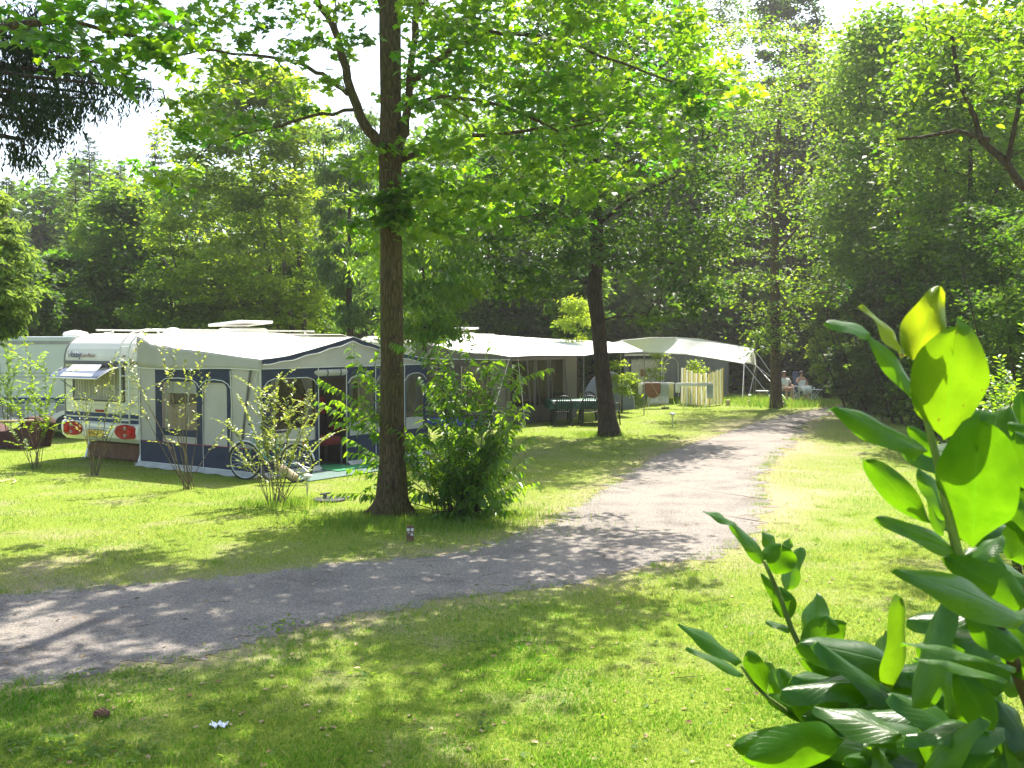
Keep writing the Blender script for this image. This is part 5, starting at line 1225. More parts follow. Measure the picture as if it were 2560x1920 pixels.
tree(875, 31, 290, 830, 85, 'willow', 'grey-green narrow tree with drooping leaves left of the thick trunk', 110, 80, .13, 'column', seed=38, shape=LANCE, zb=-.9)
tree(1060, 24.2, 470, 850, 160, 'cherry', 'leafy young tree between the two big awnings, right behind the thick trunk', 170, 52, .13, 'oval', 'bark_dark', .07, 39, shape=LANCE, flat=.4, zb=-.7, trunkpx=1062, tint0=.6, tints=.25)
# hanging edge tree at far left
tree(-20, 19, 480, 880, 95, 'larch', 'pale feathery branches hanging into view at the left edge', 90, 60, .12, 'oval', 'bark_grey', .08, 40, shape=LANCE, flat=.3, zb=-.5, tint0=.7, trunkpx=-90)
# centre background
for i, (px, D, top, bot, hw, mt, lb) in enumerate([
    (1220, 49, 420, 850, 130, 'wood', 'dark tree behind the white canopy, directly right of the young tree'), (1360, 50, 380, 850, 130, 'oakdark', 'dark tree behind the white canopy, left of the leaning trunk'),
    (1440, 40, 640, 850, 70, 'wood', 'low dark bush just behind the white canopy beside the leaning trunk'), (1620, 56, 420, 850, 130, 'oakdark', 'dark tree behind the blue-grey awning'),
    (1760, 58, 300, 880, 120, 'beech', 'tall loose tree above the far canopy end'), (1840, 57, 560, 930, 90, 'oakdark', 'dark bushy tree right behind the far canopy corner'),
    (1700, 58, 120, 600, 130, 'midgreen', 'lighter tall tree whose crown shows above the leaning oak')]):
    tree(px, D, top, bot, hw, mt, lb, 110, 75, .19, 'round', seed=50+i, tint0=.4)
tree(1955, 66, -80, 640, 95, 'oakdark', 'tall dark narrow tree rising out of the picture top, left of the right-hand wood', 150, 75, .24, 'column', seed=61, tint0=.3)
tree(1440, 36.5, 745, 880, 48, 'gold', 'bright sapling rising above the white canopy left of the leaning trunk', 26, 60, .10, 'oval', seed=62, shape=LANCE, tr=.04, name='sapling', tint0=.8, cr=.3)
tree(1555, 36.2, 905, 985, 34, 'gold', 'small green shrub by the canopy centre pole', 18, 60, .08, 'oval', seed=63, tr=.03, name='shrub', cat='shrub', tint0=.6, cr=.25, group='small shrubs by the awnings')
tree(1640, 40.5, 878, 990, 24, 'gold', 'thin shrub before the blue-grey awning window', 14, 50, .08, 'column', seed=64, tr=.02, name='shrub', cat='shrub', tint0=.7, cr=.22, group='small shrubs by the awnings')
tree(1745, 40.6, 905, 1010, 34, 'gold', 'small shrub growing in front of the slatted windbreak', 22, 55, .08, 'oval', seed=65, tr=.03, name='shrub', cat='shrub', tint0=.5, cr=.25, group='small shrubs by the awnings')
tree(1576, 38.4, 965, 1008, 14, 'gold', 'clump of upright grass-like leaves beside the dome tent', 10, 60, .22, 'column', seed=66, tr=.01, name='leafy_clump', cat='plant', shape=NEEDLE, zb=1.6, tint0=.6, cr=.2)
tree(2068, 45, 700, 960, 60, 'gold', 'bright lit bush behind the seated people', 60, 70, .13, 'round', seed=67, tint0=.6)
tree(1985, 50, 740, 930, 80, 'beech', 'sunlit shrubbery directly behind the two seated people', 70, 70, .14, 'round', seed=68, tint0=.6, stems=3)
tree(1755, 63, -140, 470, 150, 'oakdark', 'airy dark-leaved tree top filling the gap right of the maple crown', 130, 55, .2, 'round', seed=69, tint0=.45)
# right-hand wood
RW = [(2185, 49, 60, 800, 140, 'beech', 'tall leafy tree at the left end of the right-hand wood'), (2240, 34, 40, 700, 190, 'midgreen', 'broad fresh green tree in the middle of the right-hand wood'),
      (2330, 42, 40, 800, 190, 'beech', 'tree standing deeper in the right-hand wood'), (2420, 27, 50, 620, 190, 'beech', 'big leafy tree in the right-hand wood with sunlit top'),
      (2580, 37, 0, 700, 200, 'oakdark', 'dark tree at the right edge of the wood'), (2050, 60, 180, 850, 110, 'wood', 'dark tree behind the left end of the right-hand wood')]
for i, (px, D, top, bot, hw, mt, lb) in enumerate(RW):
    tree(px, D, top, bot, hw, mt, lb, 190, 75, .005*D, 'top', seed=70+i, tint0=.5 if mt != 'oakdark' else .35, cr=.9, tr=.15, tints=.26)
for i, (px, D, h0, hw) in enumerate([(2130, 47, 730, 75), (2165, 38.5, 700, 80), (2225, 35, 660, 95), (2300, 31, 600, 120), (2390, 27, 560, 140), (2490, 23.5, 520, 170), (2600, 20, 520, 190)]):
    tree(px, D, h0, 853+6400/D-6, hw, 'oakdark' if i % 2 else 'wood', ['dark undergrowth bush nearest the seated people', 'dark bush second from the path end', 'dark many-stemmed bush behind the tallest laurel leaf', 'dark many-stemmed bush right of the tallest laurel leaf', 'large shaded bush deep behind the laurel shoot', 'large shaded bush near the right picture edge', 'large shaded bush leaving the picture on the right'][i], 120, 75, .0048*D, 'column', seed=90+i, tint0=.35, stems=7, tr=.035, name='bush', cat='bush', group='dark bushes along the right-hand wood', hollow=.1)
# oak limb reaching in from the right edge
def limb_tree():
    t = empty('tree', (XY(2760, 15.5), 15.5, 0), 0, 'tree outside the right edge, its dark crooked limb reaching in at top right', 'tree', GRP); b = Vector(t.location); mb = MB(); nodes = []
    mb.tube([(0, 0, 0), (.05, 0, 2.5), (0, 0, 5), (.2, 0, 8)], [.26, .2, .17, .1], 10)
    for pts, r in (([(2760, 640), (2650, 520), (2570, 450), (2520, 400), (2470, 345), (2440, 290), (2410, 200), (2380, 90)], .085), ([(2475, 350), (2400, 322), (2320, 335), (2250, 345)], .04), ([(2520, 400), (2560, 250), (2600, 100)], .045)):
        P = [at(x, y, 15.5)-b+Vector((0, (k*.13) % .3, 0)) for k, (x, y) in enumerate(pts)]; mb.tube(P, [r*(1-.75*k/len(P)) for k in range(len(P))], 8); nodes += [tuple(p) for p in P]
    rg = np.random.default_rng(8); C = []
    for i in range(75):
        px = rg.uniform(2230, 2750); C.append(tuple(at(px, rg.uniform(-250, 130+.35*(px-2230)+60), rg.uniform(14, 17.5))))
    C = np.array(C); grow(mb, nodes, C-np.array(b), .02, 4, rg=rg); mb.build('trunk', M['bark_dark'], t, smooth=True)
    foliage('crown', t, C, rg.uniform(.3, .6, len(C)), 42, .12, M['beech'], FOLD, .5, -.35, .5, .5, .25, rg, b)
limb_tree()
# ---- leaning oak (middle) ----
def hero(name, D, trunk, limbs, C, rad, per, size, mat, shape, bark, label, seed, flat=.45, zb=-.35, tint0=.5, tints=.22, r0=.03, tilt=.5, group=None, extra=None, nod=14):
    b = at(trunk[0][0], trunk[0][1], D); b.z = 0; t = empty(name, b, 0, label, 'tree', group or GRP); mb = MB(); rg = np.random.default_rng(seed); nodes = []
    P = [at(x, y, D)-b for x, y, r in trunk]; P[0].z = -.02
    # finer trunk with slight irregular width
    Q = []; rr = []
    for i in range(len(P)-1):
        for k in range(4):
            f = k/4; Q.append(P[i].lerp(P[i+1], f)); rr.append((trunk[i][2]*(1-f)+trunk[i+1][2]*f)*(1+rg.normal(0, .025)))
    Q.append(P[-1]); rr.append(trunk[-1][2]); mb.tube(Q, rr, 16); nodes += [tuple(q) for q in Q[nod:]]
    for pts, r in limbs:
        n = len(pts); Lp = [at(x, y, D+dz)-b for x, y, dz in pts]; Lq = []
        for i in range(n-1):
            for k in range(3): Lq.append(Lp[i].lerp(Lp[i+1], k/3)+Vector((rg.normal(0, .012), 0, rg.normal(0, .012))))
        Lq.append(Lp[-1]); mb.tube(Lq, [r*(1-.8*k/len(Lq)) for k in range(len(Lq))], 8); nodes += [tuple(q) for q in Lq]
    grow(mb, nodes, C-np.array(b), r0, 5, rg=rg); mb.build('trunk', M[bark], t, smooth=True)
    foliage('crown', t, C, rad, per, size, M[mat], shape, flat, zb, tilt, tint0, tints, rg, b)
    return t, b
rg = np.random.default_rng(42); C = []
while len(C) < 430:
    px = rg.uniform(1140, 1860); py = rg.uniform(-260, 840); D = 27+rg.uniform(-3.4, 3.4)
    lo = np.interp(px, [1140, 1250, 1400, 1470, 1540, 1620, 1750, 1860], [640, 740, 730, 640, 700, 800, 780, 600]); hi = np.interp(px, [1140, 1250, 1480, 1700, 1860], [420, 200, -260, 0, 380])
    if hi < py < lo and ((px-1490)/370)**2+((D-27)/3.6)**2 < 1.05: C.append(tuple(at(px, py, D)))
C = np.array(C)
hero('oak_tree', 27, [(1524, 1092, .33), (1518, 1040, .24), (1512, 980, .215), (1503, 900, .195), (1495, 800, .19), (1484, 725, .20), (1492, 650, .18), (1492, 540, .16), (1484, 420, .13), (1476, 250, .10), (1480, 60, .05)],
     [([(1492, 560, 0), (1600, 480, .5), (1720, 430, 1)], .07), ([(1490, 600, 0), (1380, 520, -.6), (1260, 480, -1)], .07), ([(1484, 450, 0), (1560, 330, -1), (1640, 200, -1.5)], .06), ([(1492, 640, 0), (1570, 640, -1.2), (1690, 660, -2)], .05)],
     C, rg.uniform(.40, .75, len(C)), 60, .16, 'oakdark', FOLD, 'bark_dark', 'dark oak with a leaning trunk beside the garden table, crown in deep green', 43, tint0=.42)
# ---- far trunk by the people ----
C = []
while len(C) < 210:
    px = rg.uniform(1770, 2110); py = rg.uniform(60, 760); C.append(tuple(at(px, py, 38.3+rg.uniform(-2.5, 2.5))))
for i in range(26): C.append(tuple(at(rg.normal(1940, 32), rg.uniform(770, 880), 38.1+rg.uniform(-.5, .3))))
C = np.array(C)
hero('tree', 38.3, [(1941, 1022, .27), (1940, 990, .215), (1939, 900, .20), (1938, 780, .19), (1936, 640, .16), (1940, 480, .12), (1950, 250, .07)], [([(1936, 640, 0), (2000, 560, .4), (2060, 480, .8)], .06), ([(1938, 560, 0), (1860, 480, -.4), (1800, 420, -.8)], .06)],
     C, rg.uniform(.4, .8, len(C)), 44, .15, 'beech', OVAL, 'bark', 'straight brown trunk with leafy shoots on its stem, before the seated people', 44, tint0=.55)
# ---- thick trunk in the middle foreground: field maple ----
rg = np.random.default_rng(5); C = []; R_ = []
def addc(px, py, D, r): C.append(tuple(at(px, py, D))); R_.append(r)
while len(C) < 235:
    px = rg.uniform(1000, 1880); py = rg.uniform(-120, 600); D = rg.uniform(12.3, 18.0)
    lo = np.interp(px, [1000, 1150, 1300, 1450, 1550, 1650, 1750, 1880], [560, 585, 545, 545, 480, 420, 330, 240]); hi = np.interp(px, [1000, 1500, 1640, 1750, 1880], [-120, -120, -60, 110, 170])
    if hi < py < lo and rg.uniform() < (1 if py > 60 or px > 1150 else .6): addc(px, py, D, rg.uniform(.24, .5))
for px, py, r in [(480, 60, .35), (545, 40, .35), (600, 95, .3), (665, 55, .3), (725, 135, .3), (760, 40, .28), (470, 180, .32), (500, 240, .33), (450, 255, .3), (520, 335, .3), (560, 160, .28), (640, 165, .28), (700, 235, .25), (760, 205, .25), (480, 345, .3), (560, 305, .28), (700, 325, .25), (400, 440, .28), (430, 475, .25), (640, 300, .25), (860, 130, .25), (905, 90, .25), (805, 95, .25), (350, 410, .25), (480, 420, .22), (770, 270, .25), (820, 200, .22), (880, 420, .3), (900, 500, .3), (870, 560, .28), (440, 110, .3), (520, 110, .3), (590, 230, .28), (530, 0, .35), (620, 10, .3), (700, -10, .3), (830, 20, .3), (900, 10, .3), (460, 300, .28), (610, 340, .22), (745, 110, .25)]:
    addc(px, py, 14.3+rg.uniform(-1.2, 1.2), r)
for i in range(24): addc(rg.uniform(900, 1120), rg.uniform(330, 640), rg.uniform(13.9, 16), .3)
for i in range(10): addc(rg.uniform(950, 1010), rg.uniform(470, 560), 14.2, .16)
C = np.array(C); R_ = np.array(R_)
T1, b1 = hero('maple_tree', 14.6, [(978, 1300, .32), (980, 1240, .235), (981, 1150, .185), (980, 1000, .172), (980, 850, .165), (978, 650, .158), (976, 480, .155), (976, 370, .175), (977, 300, .155), (976, 150, .15), (974, 0, .145), (975, -200, .12), (985, -500, .08), (990, -800, .04)],
     [([(965, 370, 0), (930, 340, -.05), (900, 290, -.1), (870, 200, -.1), (850, 110, -.15), (820, 40, -.2), (790, -10, -.2), (740, -160, -.3), (700, -320, -.4)], .085), ([(884, 240, -.1), (840, 210, -.2), (790, 180, -.3), (740, 155, -.3), (620, 135, -.4), (500, 125, -.5), (420, 150, -.5)], .04),
      ([(890, 275, 0), (800, 285, .1), (700, 315, .2), (600, 340, .2), (530, 362, .2), (470, 420, .3)], .028), ([(965, 20, 0), (940, -40, 0), (890, -150, 0), (850, -300, 0)], .08), ([(850, 120, 0), (842, 60, 0), (838, -40, 0)], .02),
      ([(990, 400, -.05), (1012, 330, -.1), (1022, 250, -.15), (1030, 150, -.2), (1038, 60, -.2), (1060, 10, -.2), (1110, -60, -.3), (1200, -200, -.4)], .07), ([(1030, 205, -.2), (1080, 160, -.4), (1130, 125, -.6), (1200, 85, -.7), (1290, 82, -.8), (1400, 100, -1), (1560, 160, -1.2), (1750, 240, -1)], .05),
      ([(1005, 400, 0), (1080, 375, .3), (1180, 340, .6), (1300, 330, .9), (1450, 300, 1.2), (1600, 260, 1.4)], .045), ([(1025, 260, 0), (1100, 240, -.5), (1250, 260, -1), (1400, 330, -1.3), (1500, 300, -1.5)], .035), ([(1036, 90, 0), (1050, -20, .4), (1200, -80, 1), (1400, -60, 1.5), (1600, -20, 2)], .05)],
     C, R_, 46, .126, 'maple', LOBED, 'bark', 'big maple with thick straight trunk in the middle foreground, bright lobed leaves overhead', 45, flat=.42, zb=-.45, tint0=.5, tints=.26, r0=.016, tilt=.5, nod=26)
rm = MB()
for k in range(7):
    a = k*.9+.3; L = .42+.12*math.sin(k*2.3); rm.tube([(.13*math.cos(a), .13*math.sin(a), .34), (.22*math.cos(a), .22*math.sin(a), .12), (.32*math.cos(a+.1), .32*math.sin(a+.1), .045), (L*math.cos(a+.2), L*math.sin(a+.2), -.02)], [.05, .075, .05, .02], 8)
rm.build('root_flare', M['bark'], T1, smooth=True)
# unseen upper crown of the same tree: shades the foreground as in the photograph
C = []
for i in range(125):
    a = rg.uniform(0, 6.283); r = 4.6*math.sqrt(rg.uniform(.05, 1)); C.append((b1.x+.2+r*math.cos(a), 14.6+r*.8*math.sin(a), rg.uniform(8.6, 13.0)))
C = np.array(C); foliage('unseen_upper_crown', T1, C, rg.uniform(.4, .8, len(C)), 75, .19, M['maple'], OVAL, .5, -.3, .5, .5, .2, rg, b1)
# ---- overhanging trees top left ----
t = empty('maple_tree', (XY(-420, 10.5), 10.5, 0), 0, 'maple outside the left edge, its leafy bough hanging in at the top left corner', 'tree', GRP); b = Vector(t.location)
C = []; R_ = []
for px, py in [(20, 20), (70, 50), (130, 20), (180, 60), (240, 30), (300, 60), (350, 20), (400, 70), (430, 20), (120, 110), (160, 160), (210, 120), (260, 150), (320, 120), (370, 140), (420, 120), (450, 80), (200, 10), (60, 100), (290, 10), (380, 100), (330, 170), (40, -40), (150, -50), (260, -40), (380, -40), (130, 90), (250, 90)]:
    for k in range(2): C.append(tuple(at(px+rg.normal(0, 12), py+rg.normal(0, 10), 9.6+rg.uniform(-.7, .7)))); R_.append(rg.uniform(.14, .24))
C = np.array(C); mb = MB().tube([(0, 0, 0), (0, 0, 3), (.1, 0, 6.5), (0, 0, 9)], [.24, .19, .14, .06], 10)
lp_ = [at(x, y, 9.7)-b for x, y in ((-300, 60), (-100, 90), (60, 60), (170, 50), (300, 85), (430, 105))]; mb.tube([(.05, 0, 5)]+lp_, [.08, .06, .05, .035, .025, .015, .008], 6)
grow(mb, [tuple(p) for p in lp_], C-np.array(b), .008, 4, rg=rg); mb.build('trunk', M['bark'], t, smooth=True)
foliage('crown', t, C, np.array(R_), 13, .13, M['maple'], LOBED, .5, -.4, .5, .35, .2, rg, b)
C = np.array([(b.x+rg.uniform(-1.5, 5.2), 11.5+rg.uniform(-2.5, 2.5), rg.uniform(7.6, 9.8)) for _ in range(90)]); foliage('unseen_upper_crown', t, C, rg.uniform(.4, .7, 90), 36, .15, M['maple'], OVAL, .5, -.3, .5, .5, .2, rg, b)  # unseen crown above the view, spread wide to shade the foreground
# hanging spruce boughs
def hang_spruce():
    t = empty('conifer', (XY(-330, 12.0), 12.0, 0), 0, 'spruce outside the left edge, dark drooping boughs hanging in below the maple leaves', 'tree', GRP); b = Vector(t.location); rg = np.random.default_rng(9)
    mb = MB().tube([(0, 0, 0), (0, 0, 12)], [.28, .12], 10); P = []; A = []
    for y0, y1, x1, D in ((190, 225, 400, 11.6), (130, 170, 330, 12.2), (170, 200, 370, 11.9), (100, 120, 240, 12.0), (250, 260, 230, 11.8), (215, 240, 300, 12.3), (300, 330, 150, 12.0), (120, 90, 120, 12), (270, 300, 180, 12.4), (60, 20, 100, 12), (350, 390, 60, 12.1), (180, 200, 360, 12.5), (235, 250, 260, 11.5)):
        q = [at(-330, y0-90, D)-b, at(-100, y0-30, D)-b, at(60, y0, D)-b, at((60+x1)/2, (y0+y1)/2, D)-b, at(x1, y1, D)-b]; mb.tube(q, [.05, .035, .025, .016, .006], 5)
        for k in range(120):
            u = rg.uniform(.02, 1); i = min(3, int(u*4)); f = u*4-i; p = q[i].lerp(q[i+1], f); L = rg.uniform(.12, .5)*(1.15-.6*u)
            dx_, dy_ = rg.normal(0, .06), rg.normal(0, .25)
            for j in range(int(L/.022)):
                P.append((p.x+dx_+rg.normal(0, .018), p.y+dy_+rg.normal(0, .03), p.z-j*.022)); A.append((rg.normal(0, .5), rg.normal(0, .5), -1))
    mb.build('trunk', M['bark_dark'], t, smooth=True); P = np.array(P); A = np.array(A); n = len(P)
    leafmesh('boughs', M['hemlock'], t, P, A, rnors(n, 1, rg), rg.uniform(.04, .10, n), np.clip(rg.normal(.4, .25, n), 0, 1), (NEEDLE[0]*np.array([1, 1.6, 1]), NEEDLE[1]))
hang_spruce()
# ---------------- shrubs with placed shoots ----------------
def sprays(parent, base, D, shoots, mat, twig, size, shape, space=.035, r=.008, seed=0, leaf0=.45, droop=.6, tint0=.55, spread=.3, arch=.15, side=2, bx=.15, tip2=3, orient='droop'):
    rg = np.random.default_rng(seed); mb = MB(); P = []; A = []; b0 = Vector(parent.location); base = Vector(base)
    def shoot(p0, p1, r_, l0, sz):
        L = (p1-p0).length; mid = p0.lerp(p1, .5)+Vector((rg.normal(0, .05*L), rg.normal(0, .05*L), arch*L)); pts = []
        for k in range(9):
            u = k/8; pts.append(p0*(1-u)**2+mid*2*u*(1-u)+p1*u*u)
        mb.tube([p-b0 for p in pts], [r_*(1-.8*k/8) for k in range(9)], 5, False)
        n = max(4, int(L*(1-l0)/space))
        for k in range(n):
            u = l0+(1-l0)*(k+.5)/n; i = min(7, int(u*8)); f = u*8-i; p = pts[i].lerp(pts[i+1], f); d = (pts[i+1]-pts[i]).normalized(); s_ = d.cross(Vector((0, 0, 1)))
            if s_.length < .2: s_ = Vector((math.cos(k*2.4), math.sin(k*2.4), 0))
            s_.normalize(); sg = 1 if k % 2 else -1; P.append(tuple(p-b0+Vector((rg.normal(0, .008), rg.normal(0, .008), 0))))
            A.append(tuple(d*.6+s_*sg*rg.uniform(.4, 1)+Vector((0, 0, -droop*rg.uniform(.5, 1.4)))))
        return pts
    for (px, py, dd) in shoots:
        p0 = base+Vector((rg.normal(0, bx), rg.normal(0, bx*.7), 0)); p1 = at(px, py, D+dd); pts = shoot(p0, p1, r, leaf0, size)
        for k in range(tip2):
            i = rg.integers(3, 8); q = pts[i]; d = (p1-p0); L = d.length*rg.uniform(.18, .38); e = q+Vector((rg.normal(0, spread), rg.normal(0, spread), rg.uniform(-.1, .5)*spread*2)).normalized()*L*.8+d.normalized()*L*.4
            if e.z < .05: e.z = .08
            shoot(q, e, r*.5, .2, size)
    mb.build('stems', twig, parent, smooth=True); P = np.array(P); A = np.array(A); n = len(P)
    leafmesh('foliage', mat, parent, P, A, rnors(n, .45, rg), size*rg.uniform(.6, 1.25, n), np.clip(rg.normal(tint0, .22, n), 0, 1), shape)
bp_ = G(1090, 1300); bp_ = G(1150, 1290); t = empty('shrub', bp_, 0, 'large drooping-leaved shrub growing round the foot of the thick maple trunk', 'shrub')
SH = []
for px, py in [(795, 945), (790, 1000), (850, 1010), (860, 1090), (905, 985), (870, 1170), (835, 1235), (900, 1240), (925, 1070), (880, 1290), (905, 930), (1045, 850), (1090, 880), (1110, 845), (1180, 840), (1230, 850), (1290, 905), (1210, 910), (1300, 955), (1240, 1000), (1280, 1010), (1295, 1040), (1330, 1090), (1320, 1140), (1290, 1180), (1300, 1240), (1280, 1290), (1240, 1330), (1200, 1340), (1150, 1320), (1050, 940), (1060, 1010), (1150, 960), (1170, 1060), (1230, 1080), (1110, 1100), (1060, 1080), (1180, 1140), (1250, 1160), (1130, 1180), (1210, 1220), (1080, 1170), (1160, 1250), (1050, 1230), (1100, 1280), (1240, 1260), (1000, 1085)]:
    SH.append((px, py, RNG.uniform(-.5, .6)-.15 if px > 1010 else RNG.uniform(.3, .8)))
for i in range(52): SH.append((RNG.normal(1180, 70), RNG.uniform(1030, 1325), RNG.uniform(-.8, .6)))
sprays(t, bp_, 14.45, SH, M['cherry'], M['bark_dark'], .155, LANCE, .034, .009, 3, .30, .75, .5, .5, .12, bx=.22, tip2=2)
def shrub(name, base, label, shoots, mat='twigleaf', twig='twig', size=.055, seed=1, **k):
    b = G(*base); t = empty(name, b, 0, label, 'shrub', 'thin shrubs planted before the caravans'); D = b.y
    sprays(t, b, D, [(x, y, RNG.uniform(-.25, .25)) for x, y in shoots], M[mat], M[twig], size, FOLD, seed=seed, **k)
shrub('shrub', (88, 1172), 'thin upright shrub before the dark red bench', [(62, 850), (108, 900), (45, 965), (130, 965), (150, 1000), (20, 1060), (60, 1105), (100, 1010), (85, 940), (120, 1040), (30, 1000), (140, 930)], seed=11, bx=.06, space=.028, leaf0=.5, droop=.1, spread=.3, r=.007, size=.08, mat='beech', tint0=.8)
shrub('shrub', (25, 1120), 'leafy shrub at the very left edge before the side-on caravan', [(10, 860), (30, 880), (-10, 900), (40, 920), (5, 950), (20, 980), (-20, 870)], seed=12, bx=.08, space=.028, leaf0=.45, droop=.2, size=.09, mat='midgreen', tint0=.8)
shrub('shrub', (235, 1188), 'thin shrub with few leaves right behind the yellow licence plate caravan rear', [(280, 895), (245, 965), (305, 980), (200, 985), (190, 1005), (250, 1045), (300, 1025), (335, 1005), (220, 1000), (270, 1000)], seed=13, bx=.05, space=.04, leaf0=.6, droop=.0, size=.065, r=.008, spread=.2, tip2=2)
shrub('shrub', (470, 1223), 'leaning sparse shrub in front of the awning side window', [(442, 868), (462, 905), (395, 960), (300, 905), (480, 925), (522, 935), (410, 900), (452, 1000), (355, 1010), (345, 960), (560, 1075), (420, 1045)], seed=14, bx=.05, space=.05, leaf0=.72, droop=.0, size=.075, r=.009, spread=.15, tip2=2, tint0=.6)
shrub('shrub', (700, 1262), 'dense twiggy yellow-green shrub in front of the bicycle', [(570, 1055), (560, 1090), (600, 1000), (640, 985), (650, 970), (700, 935), (735, 950), (790, 985), (770, 1050), (825, 1085), (810, 1010), (690, 990), (660, 1040), (720, 1030), (640, 1120), (700, 1090), (590, 1150), (800, 1150), (740, 1140)], seed=15, bx=.10, space=.026, leaf0=.35, droop=.0, size=.068, r=.007, spread=.4, tip2=3, tint0=.6)
b = Vector((4.9, 9.3, 0)); t = empty('bush', b, 0, 'small-leaved glossy bush at the right edge behind the laurel', 'bush')
sprays(t, b, 9.3, [(RNG.uniform(2430, 2680), RNG.uniform(870, 1300), RNG.uniform(-.6, .5)) for _ in range(60)], M['cherry'], M['bark_dark'], .055, FOLD, .022, .008, 21, .3, .2, .6, .3, .1, bx=.12, tip2=4)
# ---------------- cherry laurel close to the camera ----------------
m, nt, out = newmat('laurel_leaf')
a = nt.nodes.new('ShaderNodeAttribute'); a.attribute_name = 'lc'; sep = nt.nodes.new('ShaderNodeSeparateXYZ'); nt.links.new(a.outputs['Vector'], sep.inputs[0])
def mth(op, x, y=None, v=None):
    n = nt.nodes.new('ShaderNodeMath'); n.operation = op
    if isinstance(x, (int, float)): n.inputs[0].default_value = x
    else: nt.links.new(x, n.inputs[0])
    if y is not None:
        if isinstance(y, (int, float)): n.inputs[1].default_value = y
        else: nt.links.new(y, n.inputs[1])
    return n.outputs[0]
ab = mth('ABSOLUTE', sep.outputs[1]); ph = mth('SUBTRACT', mth('MULTIPLY', sep.outputs[0], 58.0), mth('MULTIPLY', ab, 26.0)); vein = mth('POWER', mth('ABSOLUTE', mth('COSINE', mth('MULTIPLY', ph, .45))), 30.0)
rib = mth('POWER', mth('SUBTRACT', 1.0, mth('MINIMUM', mth('MULTIPLY', ab, 1.0), 1.0)), 26.0); lines = mth('MAXIMUM', mth('MULTIPLY', vein, .20), rib)
n1 = noise(nt, 60, 4); n2 = noise(nt, 95, 2)
yel = mth('MULTIPLY', sep.outputs[2], .9)
def mixc(f, c1, c2, link1=None):
    x = nt.nodes.new('ShaderNodeMixRGB'); nt.links.new(f, x.inputs[0])
    if link1 is not None: nt.links.new(link1, x.inputs[1])
    else: x.inputs[1].default_value = (*c1, 1)
    x.inputs[2].default_value = (*c2, 1); return x.outputs[0]
top = mixc(yel, (.020, .085, .010), (.12, .16, .01)); nb_ = noise(nt, 3.2, 2); top = mixc(mth('MULTIPLY', nb_.outputs['Fac'], .35), None, (.05, .11, .012), top); top = mixc(mth('MULTIPLY', lines, .6), None, (.10, .20, .04), top)
tr_ = ramp(nt, n1.outputs['Fac'], [(.3, (.085, .22, .002)), (.7, (.125, .28, .003))]); trc = mixc(yel, None, (.42, .46, .012), tr_.outputs[0]); trc = mixc(mth('MULTIPLY', lines, .35), None, (.10, .28, .004), trc)
spot = mth('MULTIPLY', mth('GREATER_THAN', n2.outputs['Fac'], .71), mth('GREATER_THAN', sep.outputs[2], .12)); trc = mixc(spot, None, (.10, .05, .01), trc); top = mixc(spot, None, (.12, .05, .01), top)
b = nt.nodes.new('ShaderNodeBsdfPrincipled'); b.inputs['Roughness'].default_value = .33; b.inputs['Specular IOR Level'].default_value = .28; b.inputs['Coat Weight'].default_value = .0; b.inputs['Coat Roughness'].default_value = .2
bp = nt.nodes.new('ShaderNodeBump'); bp.inputs['Strength'].default_value = .35; bp.inputs['Distance'].default_value = .002; hh = mth('ADD', mth('MULTIPLY', lines, -1.3), mth('MULTIPLY', n1.outputs['Fac'], 1.2)); nt.links.new(hh, bp.inputs['Height'])
nt.links.new(bp.outputs[0], b.inputs['Normal']); nt.links.new(top, b.inputs['Base Color']); ga = nt.nodes.new('ShaderNodeAttribute'); ga.attribute_name = 'gloss'; nt.links.new(mth('ADD', mth('MULTIPLY', ga.outputs['Fac'], .5), .12), b.inputs['Specular IOR Level']); tl = nt.nodes.new('ShaderNodeBsdfTranslucent'); nt.links.new(trc, tl.inputs[0])
mx = nt.nodes.new('ShaderNodeMixShader'); mx.inputs[0].default_value = .58; nt.links.new(b.outputs[0], mx.inputs[1]); nt.links.new(tl.outputs[0], mx.inputs[2]); nt.links.new(mx.outputs[0], out.inputs[0]); M['laurel'] = m
LV = []; LF = []; LC = []; LG = []
def lleaf(bs, tp, wpx, D, roll=0, dD=0.0, fold=.18, curl=.12, notch=0, yel=0.0, wave=.03, blunt=.75):
    p0 = at(bs[0], bs[1], D); p1 = at(tp[0], tp[1], D+dD); ax = p1-p0; L = ax.length; ax.normalize(); view = (Vector((0, 0, CAMH))-(p0+p1)/2).normalized()
    n = (view-ax*view.dot(ax)).normalized(); n0 = n; n = Matrix.Rotation(R(roll), 3, ax) @ n0
    if abs(roll) >= 35 and n.z < 0: n = Matrix.Rotation(R(-roll), 3, ax) @ n0
    s = ax.cross(n).normalized(); W = wpx/FPX*D/2
    NI, NJ = 16, 9; k0 = len(LV); ph = random.uniform(0, 6); fold *= random.uniform(1.2, 2.0); wave *= random.uniform(1, 2.6)
    for i in range(NI+1):
        t = i/NI; hw = W*(math.sin(math.pi*min(1, t**blunt*.985+.0))**.62)*(1 if t > .02 else .2) if t < 1 else W*.02
        for j in range(NJ):
            q = -1+2*j/(NJ-1); z = -fold*W*(q*q) + curl*L*(-(t*t)) + wave*W*3*math.sin(t*9+ph+q*1.5)*abs(q)
            tt = t - notch*math.exp(-(q/.28)**2)*t**6*.22; LV.append(tuple(p0+ax*(L*tt)+s*(hw*q)+n*z)); LC.append((t, q, yel)); LG.append(0 if abs(roll) < 35 else 1)
    for i in range(NI):
        for j in range(NJ-1):
            a_ = k0+i*NJ+j; LF.append((a_, a_+1, a_+NJ+1, a_+NJ))
RS = .86; LS = 1.36; BS = 1.2
lleaf((2280, 901), (2354, 716), 100, RS, 8, -.01, yel=.7, wave=.10)
